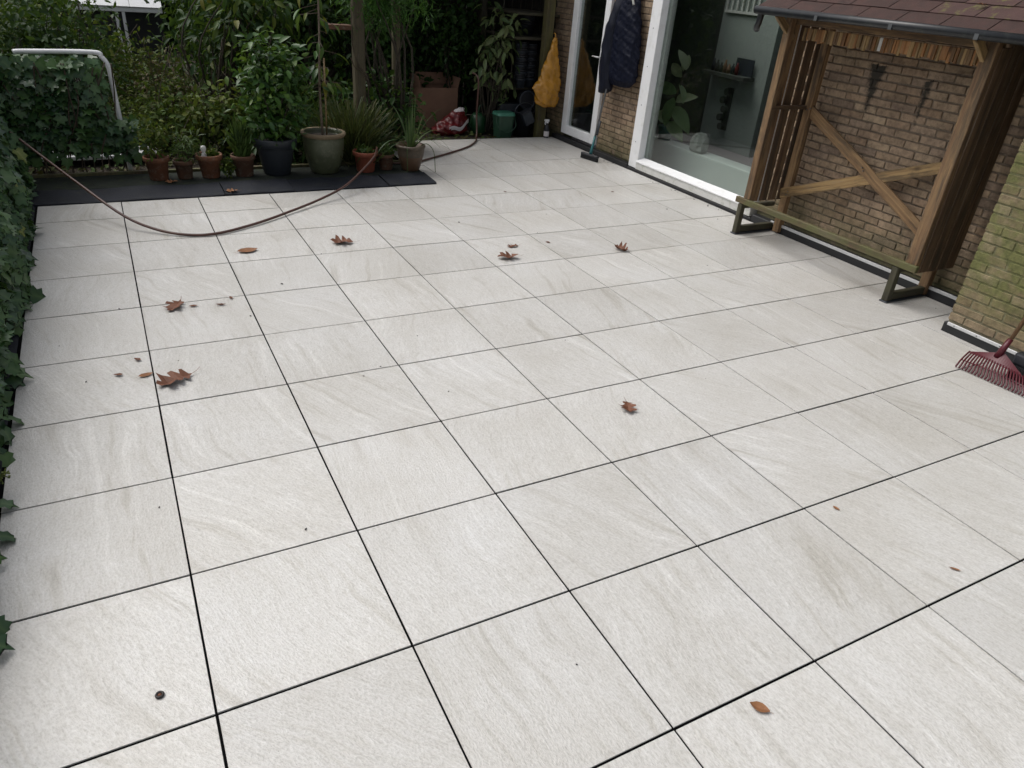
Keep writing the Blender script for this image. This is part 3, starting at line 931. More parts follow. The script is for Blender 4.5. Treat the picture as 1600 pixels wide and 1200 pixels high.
# ================================================================ WOOD STORE
st = empty('wood_store', (5.1, 1.66, 0), 'open wooden log store with crossed braces and red shingle roof', 'wood store')
YR, YL, XF, XB = 0.83, 2.50, 4.92, 5.335
timber('post', (XF, YL-0.01, 0.33), (XF, YL-0.01, 1.775), 0.05, 0.07, T['wood'], st)
timber('post', (XF, YR+0.005, 0.28), (XF, YR+0.005, 1.775), 0.045, 0.09, T['wood'], st)
timber('post', (XB, YL-0.055, 0.012), (XB, YL-0.055, 1.95), 0.06, 0.07, T['wood'], st)
timber('post', (XB, YR+0.10, 0.012), (XB, YR+0.10, 1.95), 0.06, 0.07, T['wood'], st)
for k in range(4):      # left side boards, with light showing between them
    x = 4.998 + k*0.109
    timber('side_board', (x, YL, 0.30), (x, YL, 1.74+0.05*k), 0.094, 0.009, T['darkwood'] if k else T['wood'], st)
for k in range(4):      # right side boards
    x = 4.993 + k*0.103
    timber('side_board', (x, YR-0.035, 0.27), (x, YR-0.035, 1.74+0.045*k), 0.099, 0.02, T['darkwood'], st)
timber('batten', (4.90, YL-0.03, 1.10), (5.33, YL-0.03, 1.10), 0.03, 0.035, T['darkwood'], st, (0,0,1))
timber('front_rail', (XF-0.025, YR-0.06, 0.305), (XF-0.025, YL+0.10, 0.305), 0.036, 0.05, T['mosswood'], st)
for y in (0.925, 2.535):
    timber('foot_post', (4.905, y, 0.012), (4.905, y, 0.275), 0.05, 0.05, T['wetwood'], st)
    timber('foot_bar', (4.932, y, 0.045), (5.36, y, 0.045), 0.045, 0.055, T['wetwood'], st, (0,1,0))
    timber('foot_top', (4.932, y, 0.255), (5.30, y, 0.255), 0.04, 0.04, T['wetwood'], st, (0,1,0))
    MB().box(4.872, 5.335, y-0.032, y+0.032, 0.001, 0.011).build('foot_pad', T['greyplastic'], st, bevel=0.002)
timber('cross_brace', (5.335, 2.49, 1.11), (5.31, 0.93, 0.37), 0.022, 0.09, T['wood'], st, (1,0,0))
timber('cross_brace', (5.31, 2.50, 0.355), (5.335, 0.98, 0.975), 0.022, 0.085, T['palewood'], st, (1,0,0))
for (yy_, zz_) in ((2.44, 1.085), (2.41, 1.10), (1.0, 0.40), (1.02, 0.385), (2.42, 0.365), (2.41, 0.395), (1.06, 0.93), (1.07, 0.96), (1.73, 0.745), (1.75, 0.765)):
    xx_ = 5.33 - 0.0165*abs(yy_-2.5) - 0.012 if zz_ > 0.5 and yy_ > 2 or yy_ < 1.01 or zz_ < 0.4 and yy_ < 1.5 else 5.30
    MB().tube([(5.318, yy_, zz_), (5.2945, yy_, zz_)], 0.0045, 6).build('screw', T['steel'], st)
timber('top_beam', (4.985, YR-0.02, 1.757), (4.985, YL+0.02, 1.757), 0.045, 0.07, T['wood'], st)
timber('top_beam', (5.37, YR-0.02, 1.98), (5.37, YL+0.02, 1.98), 0.045, 0.07, T['wood'], st)
for y in (YR+0.03, YL-0.005):
    timber('knee_brace', (4.985, y, 1.615), (4.765, y, 1.785), 0.03, 0.055, T['palewood'], st, (0,1,0))
y = 0.905
k = 0
slm = [T['palewood'], T['palewood'], T['palewood'], T['slatwood'], T['wood'], T['slatwood']]
while y < 2.43:
    wd = rnd.uniform(0.016, 0.036)
    hgt = rnd.uniform(0.082, 0.1)
    xx = 5.03 + rnd.uniform(-.012, .012)
    m_ = T['dirtywhite'] if k == 30 else rnd.choice(slm)
    timber('slat', (xx, y+wd/2, 1.706-hgt), (xx, y+wd/2, 1.706), 0.018, wd-0.002, m_, st, bevel=0.0015)
    y += wd; k += 1
# roof
SL = R_(29)
ex, ez = 4.735, 1.822
cs, sn = math.cos(SL), math.sin(SL)
def roofp(s, y, h=0): return Vector((ex + s*cs - h*sn, y, ez + s*sn + h*cs))
b = MB()
L_ = (WX-0.005-ex)/cs
for (s, h) in ((0, -0.022), (L_, -0.022), (L_, 0), (0, 0)):
    for yy in (0.47, 2.665): b.v.append(roofp(s, yy, h))
b.f = [(0,1,3,2),(2,3,5,4),(4,5,7,6),(6,7,1,0),(0,2,4,6),(7,5,3,1)]
b.build('roof_deck', T['darkwood'], st)
ro = MB()
EXP = 0.145; WSH = 0.315
nrow = 5
for rw in range(nrow):
    s0 = rw*EXP - 0.018; s1 = min(s0 + EXP + 0.06, L_)
    off = (0.16 if rw % 2 else 0) + 0.02*rw
    y = 2.68
    first = True
    while y > 0.46:
        wd = WSH - (off if first else 0)
        first = False
        y2 = max(y - wd, 0.455)
        if y - y2 > 0.03:
            bb = MB()
            j = rnd.uniform(-.004, .004)
            c0, c1 = roofp(s0+j, y-0.003, 0.012), roofp(s0+j, y2+0.003, 0.012+rnd.uniform(0, .003))
            d0, d1 = roofp(s1, y-0.003, 0.004), roofp(s1, y2+0.003, 0.004)
            nrm = Vector((-sn, 0, cs))*0.006
            bb.add([c0, c1, d1, d0, c0-nrm, c1-nrm, d1-nrm, d0-nrm], [(0,1,2,3),(7,6,5,4),(4,5,1,0),(5,6,2,1),(6,7,3,2),(7,4,0,3)])
            mossy = (rw == 1 and 0.95 < y < 1.35) or (rw == 2 and 0.9 < y < 1.3) or rnd.random() < 0.06
            bb.build('shingle', T['mossshingle'] if mossy else T['shingle'], st, origin=(c0+d1)/2)
        y = y2
# eave trim
b = MB().tube([(ex-0.024, 0.45, 1.800), (ex-0.024, 2.685, 1.800)], 0.023, 12)
for p in b.v:
    p.z = 1.800 + (p.z-1.800)*1.25
b.build('gutter', T['gutter'], st, smooth=True)
for yy in (0.82, 1.42, 2.05):
    MB().box(ex-0.050, ex-0.020, yy-0.014, yy+0.014, 1.772, 1.776).box(ex-0.0505, ex-0.0475, yy-0.014, yy+0.014, 1.776, 1.806).build('gutter_bracket', T['steel'], st)
MB().tube(spline([(4.79, 2.69, 1.79), (4.79, 2.70, 1.72), (4.80, 2.72, 1.68), (4.84, 2.76, 1.66)], 5), 0.026, 10).build('drain_elbow', T['gutter'], st, smooth=True)

# ================================================================ IVY HEDGE (left)
rg = np.random.default_rng(5)
hedge = empty('ivy_hedge', (-0.9, 2.0, 0), 'dark green ivy hedge hanging over the left edge of the patio', 'hedge')
b = MB()
for k in range(26):
    y = -1.3 + k*0.25 + rnd.uniform(-.1, .1)
    P = [(-0.85+rnd.uniform(-.05,.05), y, 0.0)]
    for q in range(5): P.append((-0.85+rnd.uniform(-.1,.1), P[-1][1]+rnd.uniform(-.2,.2), min(1.4, max(0.4, 0.42+0.23*y))*0.2*(q+1)))
    b.tube(spline(P, 3), 0.008, 5)
b.build('stem', T['stem'], hedge, smooth=True)
ivm = [np_mesh('leaf', *s, T['ivy'], True, VEIN) for s in IVY]
ivy_pale = [np_mesh('leaf', *IVY[0], T['ivyyellow'], True, VEIN)]
# near, individually visible leaves along the overhang
n = 285
yy = 5.05 - 5.6*rg.random(n)**0.85
wav = 0.035*np.sin(yy*5.3) + 0.03*np.sin(yy*11.7+1)
zz = 0.03 + 0.50*rg.random(n)**1.3
ov = np.clip(1.15-0.33*np.abs(yy-2.6), 0.5, 1)
xx = -0.645 + 0.045*np.clip(1-np.abs(yy-2.9)/1.9, 0, 1)**0.5 + wav*ov - 0.05*(1-ov) - 0.02*rg.random(n) - 0.10*np.clip(zz-0.25, 0, 1) - 0.07*rg.random(n)
pos = np.stack([xx, yy, zz], 1)
nor = np.stack([0.75+0.3*rg.normal(size=n), -0.35+0.45*rg.normal(size=n), 0.75+0.35*rg.normal(size=n)], 1)
ax = np.stack([0.55+0.35*rg.normal(size=n), -0.1+0.6*rg.normal(size=n), -0.75+0.2*rg.normal(size=n)], 1)
rot = frame(nor, ax)
sz = 0.07 + 0.05*rg.random(n)
leaf_objects('leaf', ivm, pos, rot, sz, hedge)
leaf_objects('leaf', ivy_pale, [(-0.665, 4.05, 0.36), (-0.655, 4.75, 0.42), (-0.65, 3.5, 0.22)], frame(np.array([[.8,-.5,.7]]*3), np.array([[.4,-.2,-.8]]*3)), [0.14, 0.12, 0.1], hedge)
tipl = [(-.60,.95,.04),(-.595,.62,.035),(-.59,.42,.035),(-.60,.28,.06),(-.57,-.02,.035),(-.58,-.12,.06),(-.59,-.42,.035),(-.585,-.5,.05),(-.60,1.25,.04),(-.6,1.1,.07)]
leaf_objects('leaf', ivm, tipl, frame(np.array([[.6,-.3,.8]]*10)+rg.normal(size=(10,3))*.3, np.array([[.5,-.2,-.5]]*10)+rg.normal(size=(10,3))*.3), 0.06+0.025*rg.random(10), hedge)
for q in range(4):
    n = 1900
    yy = -1.6 + 7.2*rg.random(n); zz = 0.02 + np.clip(0.45 + 0.24*yy, 0.45, 1.55)*rg.random(n)
    xx = -0.73 - 0.42*rg.random(n)**1.5 - 0.05*np.clip(zz-0.2, 0, 2)
    pos = np.stack([xx, yy, zz], 1)
    nor = np.stack([0.8+0.4*rg.normal(size=n), -0.3+0.5*rg.normal(size=n), 0.6+0.4*rg.normal(size=n)], 1)
    ax = np.stack([0.3+0.4*rg.normal(size=n), 0.6*rg.normal(size=n), -0.8+0.2*rg.normal(size=n)], 1)
    if q == 0: pv, pr, ps = [pos], [frame(nor, ax)], [0.06+0.06*rg.random(n)]
    else: pv.append(pos); pr.append(frame(nor, ax)); ps.append(0.06+0.06*rg.random(n))
n = 2000      # smaller leaves between the large ones along the overhang
yy = 5.1 - 6.2*rg.random(n); zz = 0.02 + 0.45*rg.random(n)**1.3
wav = 0.035*np.sin(yy*5.3) + 0.03*np.sin(yy*11.7+1)
pv.append(np.stack([-0.66 + 0.04*np.clip(1-np.abs(yy-2.9)/1.9, 0, 1)**0.5 + wav*0.7 - 0.12*rg.random(n) - 0.1*np.clip(zz-0.25, 0, 1), yy, zz], 1))
pr.append(frame(np.stack([0.75+0.35*rg.normal(size=n), -0.35+0.5*rg.normal(size=n), 0.75+0.4*rg.normal(size=n)], 1), np.stack([0.5+0.4*rg.normal(size=n), 0.6*rg.normal(size=n), -0.75+0.2*rg.normal(size=n)], 1)))
ps.append(0.045+0.045*rg.random(n))
scatter('foliage', IVY[1], np.concatenate(pv), np.concatenate(pr), np.concatenate(ps), T['ivy'], hedge, 'stuff', VEIN)
# ivy flower umbel
b = MB()
for k in range(26):
    d = Vector(rg.normal(size=3)).normalized()
    c = Vector((-0.585, 0.72, 0.09))
    b.tube([c, c+d*0.028], 0.0012, 4)
    b.tube([c+d*0.026, c+d*0.033], 0.0035, 5)
b.build('flower_umbel', T['ivyyellow'], hedge)

# ================================================================ white tube frame with ivy
fr_ = empty('tube_frame', (0.0, 5.65, 0), 'white metal tube frame overgrown with ivy beside the hedge', 'frame')
b = MB().tube(spline([(-0.58, 5.6, 1.02), (-0.5, 5.6, 1.03), (0.0, 5.6, 1.035), (0.065, 5.6, 1.0), (0.105, 5.6, 0.92), (0.112, 5.6, 0.75), (0.118, 5.6, 0.54), (0.13, 5.6, 0.0)], 6), 0.020, 12)
b.build('tube', T['white'], fr_, smooth=True)
MB().tube([(-1.1, 5.62, 0.40), (0.1, 5.62, 0.39)], 0.016, 8).build('cross_tube', T['dirtywhite'], fr_, smooth=True)
iv2 = empty('climbing_ivy', (-0.1, 5.6, 0), 'ivy climbing over the white tube frame behind the felt ledge', 'ivy')
b = MB()
for k in range(18):
    x = -0.8 + k*0.055 + rnd.uniform(-.03, .03)
    P = [(x, 5.5+rnd.uniform(-.1,.1), 0.0)]
    for q in range(4): P.append((P[-1][0]+rnd.uniform(-.12,.12), 5.55+rnd.uniform(-.1,.08), 0.24*(q+1)))
    b.tube(spline(P, 3), 0.006, 5)
b.build('stem', T['stem'], iv2, smooth=True)
n = 280
xx = -0.85 + 1.05*rg.random(n); zz = 0.17 + 0.83*rg.random(n)
xx = xx + np.where(zz < 0.5, 0.12*rg.random(n), 0)
yy = 5.46 + 0.08*rg.random(n)
keep = (zz < 1.02) & ((xx < 0.05) | (zz < 0.52))
pos = np.stack([xx, yy, zz], 1)[keep]; n = len(pos)
nor = np.stack([0.25*rg.normal(size=n), -0.9+0.3*rg.normal(size=n), 0.7+0.35*rg.normal(size=n)], 1)
ax = np.stack([0.6*rg.normal(size=n), -0.2+0.3*rg.normal(size=n), -0.9+0.2*rg.normal(size=n)], 1)
leaf_objects('leaf', ivm, pos, frame(nor, ax), 0.06+0.055*rg.random(n), iv2)
n = 1500
zz = 0.2 + 0.8*rg.random(n); yy = 5.5 + 0.2*rg.random(n); xx = -0.95 + np.where(zz < 0.5, 1.15, 0.98)*rg.random(n)
pos = np.stack([xx, yy, zz], 1)
nor = np.stack([0.25*rg.normal(size=n), -0.9+0.4*rg.normal(size=n), 0.6+0.4*rg.normal(size=n)], 1)
ax = np.stack([0.6*rg.normal(size=n), -0.2+0.3*rg.normal(size=n), -0.9+0.2*rg.normal(size=n)], 1)
scatter('foliage', IVY[2], pos, frame(nor, ax), 0.05+0.05*rg.random(n), T['ivy'], iv2, 'stuff', VEIN)
MB().box(-0.9, 0.35, 6.05, 6.15, 0.0, 0.12).box(-0.9, 0.35, 6.0, 6.05, 0.0, 0.03)
tag(MB().box(-0.75, 0.42, 6.1, 6.5, 0.01, 0.045).build('white_board', T['white'], None, bevel=0.004), 'white board lying on the soil behind the ivy', 'board')

# ================================================================ POTTED PLANTS
def pot_profile(rt, rb, h, rim=0.22, lip=0.012):
    return [(rb*0.96, 0), (rb, 0.006), (rt*0.90-lip*0.5, h*(1-rim)-0.002), (rt*0.92, h*(1-rim)), (rt*0.985, h*(1-rim)+0.004), (rt, h-0.008), (rt-0.004, h), (rt-lip, h), (rt-lip-0.004, h-0.03), (rt-lip-0.008, h-0.05), (0.0, h-0.05)]
def pot_plant(x, y, rt, rb, h, pm, label, cat='potted plant', prof=None, n=28, z=0.031):
    t = empty('potted_plant', (x, y, z), label, cat, 'flower pots along the felt ledge')
    pr = prof or pot_profile(rt, rb, h)
    MB().lathe(pr, (x, y, z), n).build('pot', pm, t, smooth=True)
    rr = rt*0.88
    MB().lathe([(rr, 0), (rr*0.6, 0.008), (0.0, 0.012)], (x, y, z+h-0.045), 14, jit=lambda i, a: 0.02*math.sin(3*a)).build('soil', T['potsoil'], t, smooth=True)
    return t
def fan(rg, n, c, r, h, lean=0.5):
    """many thin upright shoots"""
    a = rg.random(n)*2*math.pi; q = np.sqrt(rg.random(n))*r
    base = np.stack([c[0]+q*np.cos(a)*0.4, c[1]+q*np.sin(a)*0.4, np.full(n, c[2])], 1)
    ax = np.stack([np.cos(a)*lean*q/r, np.sin(a)*lean*q/r, np.ones(n)], 1) + rg.normal(size=(n, 3))*0.12
    nor = np.stack([np.cos(a), np.sin(a), np.full(n, 0.3)], 1) + rg.normal(size=(n, 3))*0.4
    return base, frame(-nor, ax), h*(0.55+0.6*rg.random(n))
def bushy(t, rg, c, rad, n, size, shape, m, up=0.4, stems=10, name='foliage', droop=0.1):
    p, r, s, cc = crown_leaves(rg, c, rad, max(8, n//18), 18, min(rad)*0.55, size, up=up, droop=droop)
    scatter(name, shape, p, r, s, m, t)
    branches('stem', (c[0], c[1], c[2]-rad[2]), cc, 0.004, T['stem'], t, rg, stems, 4)

rg = np.random.default_rng(21)
# 1 terracotta, reddish-brown straggly shoots
t = pot_plant(0.345, 5.20, 0.112, 0.078, 0.205, T['terracotta'], 'terracotta pot of straggly brown-green shoots, leftmost in the row')
bushy(t, rg, (0.33, 5.2, 0.40), (0.13, 0.12, 0.19), 340, 0.045, SMALL, T['autumn'])
# 2 small dark terracotta, leafy
t = pot_plant(0.565, 5.20, 0.092, 0.064, 0.165, T['oldterracotta'], 'small dark terracotta pot of light green feathery herb, second from the left')
bushy(t, rg, (0.60, 5.2, 0.33), (0.12, 0.11, 0.15), 300, 0.06, NEEDLE, T['herb'])
# 3 wide terracotta with a small white figure
t = pot_plant(0.79, 5.20, 0.12, 0.078, 0.21, T['terracotta'], 'wide terracotta pot of sparse yellowing leaves with a small white figure')
bushy(t, rg, (0.83, 5.19, 0.235), (0.07, 0.07, 0.03), 60, 0.05, SMALL, T['autumn'], stems=4)
bushy(t, rg, (0.93, 5.14, 0.13), (0.06, 0.05, 0.09), 70, 0.045, SMALL, T['autumn'], stems=0, name='trailing_foliage')
fg = MB().lathe([(0.024, 0), (0.026, 0.03), (0.018, 0.06), (0.013, 0.068), (0.022, 0.082), (0.027, 0.10), (0.02, 0.122), (0.0, 0.13)], (0.745, 5.15, 0.20), 12)
tag(fg.build('garden_figure', T['dirtywhite'], None, smooth=True), 'small white garden figure standing in the wide terracotta pot', 'figure')
# 4 terracotta, dense herb
t = pot_plant(1.09, 5.20, 0.113, 0.08, 0.195, T['oldterracotta'], 'terracotta pot of dense upright green herb left of the black pot')
for k in range(3):
    p, r, s = fan(rg, 150, (1.08, 5.2, 0.18+0.09*k), 0.14, 0.16, 0.5)
    scatter('foliage', NEEDLE, p, r, s, T['herb'], t)
# 5 anthracite pot with laurel
z5 = 0.031
pr5 = [(0.115, 0), (0.125, 0.01), (0.175, 0.255), (0.178, 0.26), (0.200, 0.262), (0.207, 0.335), (0.205, 0.345), (0.185, 0.345), (0.182, 0.30), (0.0, 0.30)]
t = pot_plant(1.40, 5.22, 0.207, 0.12, 0.345, T['anthracite'], 'large anthracite plastic pot with a bushy green cherry laurel', prof=pr5)
c = (1.42, 5.22, 0.86); rad = (0.36, 0.30, 0.46)
p, r, s, cc = crown_leaves(rg, c, rad, 40, 7, 0.12, 0.088, up=0.55, droop=0.0)
lm_ = [np_mesh('leaf', *lance_shape(0.2+0.03*k, 0.15+0.1*k, 0.1), T['laurel']) for k in range(3)]
leaf_objects('leaf', lm_, p, r, s, t)
p, r, s, c2 = crown_leaves(rg, c, (0.33, 0.28, 0.44), 64, 18, 0.12, 0.072, up=0.5, droop=0.1)
scatter('inner_foliage', OVAL, p, r, s, T['laurel'], t, 'stuff')
p, r, s, _ = crown_leaves(rg, (1.40, 5.2, 0.50), (0.20, 0.17, 0.14), 22, 14, 0.09, 0.085, up=0.2, droop=0.6)
scatter('lower_foliage', OVAL, p, r, s, T['laurel'], t, 'stuff')
branches('stem', (1.40, 5.22, 0.33), np.concatenate([cc, c2]), 0.011, T['bark'], t, rg, 22, 6)
# 6 green glazed pot with a young tree
pr6 = [(0.125, 0), (0.135, 0.012), (0.175, 0.12), (0.196, 0.24), (0.198, 0.33), (0.196, 0.345), (0.213, 0.36), (0.217, 0.375), (0.212, 0.388), (0.186, 0.388), (0.180, 0.36), (0.178, 0.335), (0.0, 0.335)]
t = pot_plant(1.865, 5.21, 0.215, 0.13, 0.382, T['greenglaze'], 'large green glazed pot with a slim young tree tied to a cane', prof=pr6, n=36)
MB().lathe([(0.2005, 0.0), (0.2135, 0.012), (0.2185, 0.028), (0.213, 0.041), (0.186, 0.041)], (1.865, 5.21, 0.031+0.348), 36, cap=False).build('rim', T['rimclay'], t, smooth=True)
trk = spline([(1.86, 5.21, 0.36), (1.855, 5.21, 0.8), (1.875, 5.2, 1.25), (1.885, 5.2, 1.75), (1.88, 5.2, 2.15)], 5)
MB().tube(trk, [0.013-0.0004*i for i in range(len(trk))], 8).build('trunk', T['palebark'], t, smooth=True)
MB().tube([(1.895, 5.19, 0.36), (1.905, 5.19, 1.08)], 0.008, 6).build('cane', T['cane'], t, smooth=True)
n = 48
hz = np.concatenate([0.80+0.25*rg.random(16), 1.08+1.0*rg.random(n-16)])
an = rg.random(n)*2*math.pi
rr = 0.05+0.16*rg.random(n)
pos = np.stack([1.87+rr*np.cos(an), 5.2+rr*np.sin(an), hz], 1)
nor = np.stack([np.cos(an)*0.6, np.sin(an)*0.6, 0.8+0*an], 1) + rg.normal(size=(n, 3))*0.3
ax = np.stack([np.cos(an), np.sin(an), -1.0+0*an], 1) + rg.normal(size=(n, 3))*0.25
tl = [np_mesh('leaf', *lance_shape(0.17, 0.35, 0.1), T['bigleaf']), np_mesh('leaf', *lance_shape(0.2, 0.2, 0.12), T['laurel'])]
leaf_objects('leaf', tl, pos, frame(nor, ax), 0.10+0.07*rg.random(n), t)
b = MB()
for q in range(n):
    zq = min(2.1, hz[q]+0.03)
    b.tube([(1.87, 5.2, zq), tuple(pos[q])], 0.0025, 4)
b.build('twig', T['stem'], t)
# 7 red terracotta with low green plant
t = pot_plant(2.27, 5.16, 0.128, 0.088, 0.20, T['redterracotta'], 'orange-red terracotta pot of low green plant under the hose')
bushy(t, rg, (2.26, 5.16, 0.235), (0.10, 0.09, 0.035), 260, 0.04, SMALL, T['herb'], stems=4)
# ornamental grass behind, in the soil
gt = empty('grass_clump', (2.28, 5.6, 0.0), 'fine brown-green grass clump behind the orange-red pot', 'grass')
p, r, s = fan(rg, 900, (2.26, 5.58, 0.02), 0.30, 0.52, 1.1)
scatter('blades', lance_shape(0.014, 0.55, 0.004, 5), p, r, s, T['grassy'], gt, 'stuff')
# 8 small terracotta
t = pot_plant(2.50, 5.20, 0.088, 0.066, 0.155, T['oldterracotta'], 'small brown terracotta pot of fine greenery between the orange-red and two-tone pots')
bushy(t, rg, (2.50, 5.2, 0.22), (0.09, 0.09, 0.06), 160, 0.04, SMALL, T['herb'], stems=4)
# 9 two-tone pot with strap leaves
pr9 = [(0.085, 0), (0.092, 0.01), (0.128, 0.13), (0.138, 0.20), (0.141, 0.225), (0.150, 0.235), (0.152, 0.248), (0.148, 0.255), (0.132, 0.255), (0.128, 0.215), (0.0, 0.21)]
t = pot_plant(2.745, 5.13, 0.15, 0.09, 0.25, T['twotone'], 'brown two-tone pot of strappy spider-like leaves at the ledge corner', prof=pr9)
MB().lathe([(0.1325, 0.145), (0.1405, 0.195), (0.1435, 0.222), (0.1515, 0.233), (0.1535, 0.247), (0.148, 0.257), (0.131, 0.257)], (2.745, 5.13, 0.0315), 28, cap=False).build('glaze_band', T['claydark'], t, smooth=True)
for q in range(26):
    a_ = rg.random()*2*math.pi
    L = 0.22+0.34*rg.random()
    le = 0.15 + 0.75*rg.random() if q > 9 else 0.1*rg.random()
    P = [Vector((2.745, 5.13, 0.24)) + Vector((math.cos(a_), math.sin(a_), 0))*0.03]
    d = Vector((math.cos(a_)*le, math.sin(a_)*le, 1)).normalized()
    for k in range(9):
        P.append(P[-1] + d*L/9)
        d = (d + Vector((0, 0, -0.06-0.26*le))).normalized() if q > 9 else d
    b = MB(); sd_ = Vector((-math.sin(a_), math.cos(a_), 0))
    for k, pp in enumerate(P):
        hw = 0.011*(1-(k/9)**2)+0.0008
        b.v += [pp-sd_*hw, pp+Vector((math.cos(a_), math.sin(a_), 0))*0.003, pp+sd_*hw]
    for k in range(9):
        b.f += [(3*k, 3*k+1, 3*k+4, 3*k+3), (3*k+1, 3*k+2, 3*k+5, 3*k+4)]
    b.build('leaf', T['spike'], t, smooth=True)
# two long blades hanging to the tiles
for (P) in ([(2.80,5.10,.25),(2.90,5.08,.30),(2.97,5.05,.22),(2.98,5.02,.02)], [(2.70,5.05,.26),(2.66,5.00,.27),(2.655,4.985,.15),(2.66,4.985,.045)]):
    MB().tube(spline(P, 6), 0.004, 5).build('leaf', T['spike'], t, smooth=True)

# ================================================================ HOSE
hp = [(-0.86,5.25,.56),(-0.719,5.111,.50),(-.521,4.875,.36),(-.278,4.403,.24),(-.012,3.961,.10),(.182,3.771,.035),(.388,3.635,.014),(.612,3.608,.014),(.925,3.77,.016),(1.225,3.987,.022),(1.562,4.244,.038),(1.855,4.448,.09),(2.132,4.743,.17),(2.282,4.905,.235),(2.34,5.02,.262),(2.38,5.12,.262),(2.42,5.26,.235),(2.5,5.36,.12),(2.62,5.38,.045),(2.80,5.35,.042),(2.92,5.427,.02),(3.091,5.576,.014),(3.472,5.83,.014),(3.847,6.113,.014),(4.08,6.38,.014),(4.16,6.52,.03),(4.20,6.60,.12),(4.215,6.66,.3),(4.23,6.68,.55),(4.24,6.72,.72),(4.22,6.85,.76)]
hose = MB().tube(spline(hp, 8), 0.0105, 10)
tag(hose.build('garden_hose', T['hose'], None, smooth=True), 'brown rubber garden hose sagging across the tiles from ivy to far bed', 'hose')

# ================================================================ FAR RIGHT CORNER: lean-to and stored things
lt = empty('lean_to', (5.18, 6.68, 0), 'green-stained wooden post and shelf rack of a lean-to beside the door', 'lean-to')
timber('post', (5.175, 6.69, -0.05), (5.175, 6.69, 2.35), 0.115, 0.10, T['greenpost'], lt)
timber('shelf_board', (4.78, 7.25, 1.18), (5.4, 7.25, 1.18), 0.03, 0.9, T['wetwood'], lt, (0,0,1))
timber('shelf_board', (4.78, 7.25, 1.46), (5.4, 7.25, 1.46), 0.03, 0.9, T['wetwood'], lt, (0,0,1))
timber('shelf_board', (4.6, 7.35, 0.55), (5.4, 7.35, 0.55), 0.03, 0.7, T['wetwood'], lt, (0,0,1))
timber('post', (4.74, 7.7, -0.05), (4.74, 7.7, 2.35), 0.08, 0.08, T['wetwood'], lt)
for k in range(9):
    timber('back_board', (3.2+k*0.3, 8.5, -0.05), (3.2+k*0.3, 8.5, 2.3), 0.29, 0.02, T['shadewood'], lt)
for k in range(8):
    timber('side_board', (5.52, 7.02+k*0.2, -0.05), (5.52, 7.02+k*0.2, 2.4), 0.02, 0.19, T['shadewood'], lt)
for k in range(9):
    timber('roof_board', (3.2+k*0.29, 6.62, 2.38), (3.2+k*0.29, 8.6, 2.25), 0.285, 0.02, T['darkwood'], lt)
# stacks of nested plant pots
def nest(x, y, z0, n, r, label, dz=0.028):
    t = empty('pot_stack', (x, y, z0), label, 'plant pots', 'stacked nursery pots in the lean-to')
    me = MB().lathe([(r*0.78, 0), (r*0.97, 0.10), (r, 0.101), (r, 0.115), (r*0.93, 0.115), (r*0.75, 0.01)], (0,0,0), 18).mesh('pot', T['greyplastic'], smooth=True)
    me2 = MB().lathe([(r*0.78, 0), (r*0.97, 0.10), (r, 0.101), (r, 0.115), (r*0.93, 0.115), (r*0.75, 0.01)], (0,0,0), 18).mesh('pot', T['darkplastic'], smooth=True)
    for k in range(n):
        link('pot', me if k % 3 == 0 else me2, t, (rnd.uniform(-.006,.006), rnd.uniform(-.006,.006), k*dz))
nest(4.98, 6.98, 0.57, 17, 0.085, 'tall stack of dark nursery pots left of the green post')
nest(5.16, 7.05, 0.57, 16, 0.085, 'tall stack of dark nursery pots just behind the green post')
nest(5.10, 7.1, 1.20, 5, 0.09, 'short stack of dark pots on the lean-to shelf')
# yellow bag on the post
def loft(name, rows, m, parent, n=28, smooth=True, fold=0.0, seed=0, crumple=0.0, kf=7, quilt=0.0):
    """rows: (z, centre_a, half_a, centre_b, half_b) cross-sections as (x, y) ellipses"""
    b = MB()
    for i, (z, cx, rx, cy, ry) in enumerate(rows):
        for k in range(n):
            t_ = 2*math.pi*k/n
            f_ = 1 + fold*math.sin(kf*t_ + seed + i*0.35) + fold*0.6*math.sin((kf*2-3)*t_ + i*0.8 + seed*2)
            q = Vector((cx + rx*math.cos(t_)*f_, cy + ry*math.sin(t_)*f_, z + 0.01*fold*10*math.sin(3*t_+i)))
            if crumple:
                d_ = Vector((math.cos(t_), math.sin(t_), 0.0))
                a1 = mnoise.noise(q*Vector((11, 11, 3.2)) + Vector((seed,)*3)); a2 = mnoise.noise(q*Vector((26, 26, 9)) + Vector((seed,)*3))
                q += d_*crumple*(1-abs(a1)*2.6) + d_*crumple*0.28*(1-abs(a2)*2.5)
            if quilt:
                u_, w_ = t_/(2*math.pi)*15, z/0.07
                e_ = min(abs((u_+w_) % 1-0.5), abs((u_-w_) % 1-0.5))
                q += Vector((math.cos(t_), math.sin(t_), 0))*quilt*min(1, e_*5)
            b.v.append(q)
    for i in range(len(rows)-1):
        for k in range(n): b.f.append((i*n+k, i*n+(k+1) % n, (i+1)*n+(k+1) % n, (i+1)*n+k))
    b.f.append(tuple(range(n-1, -1, -1))); b.f.append(tuple((len(rows)-1)*n+k for k in range(n)))
    return b.build(name, m, parent, smooth=smooth)
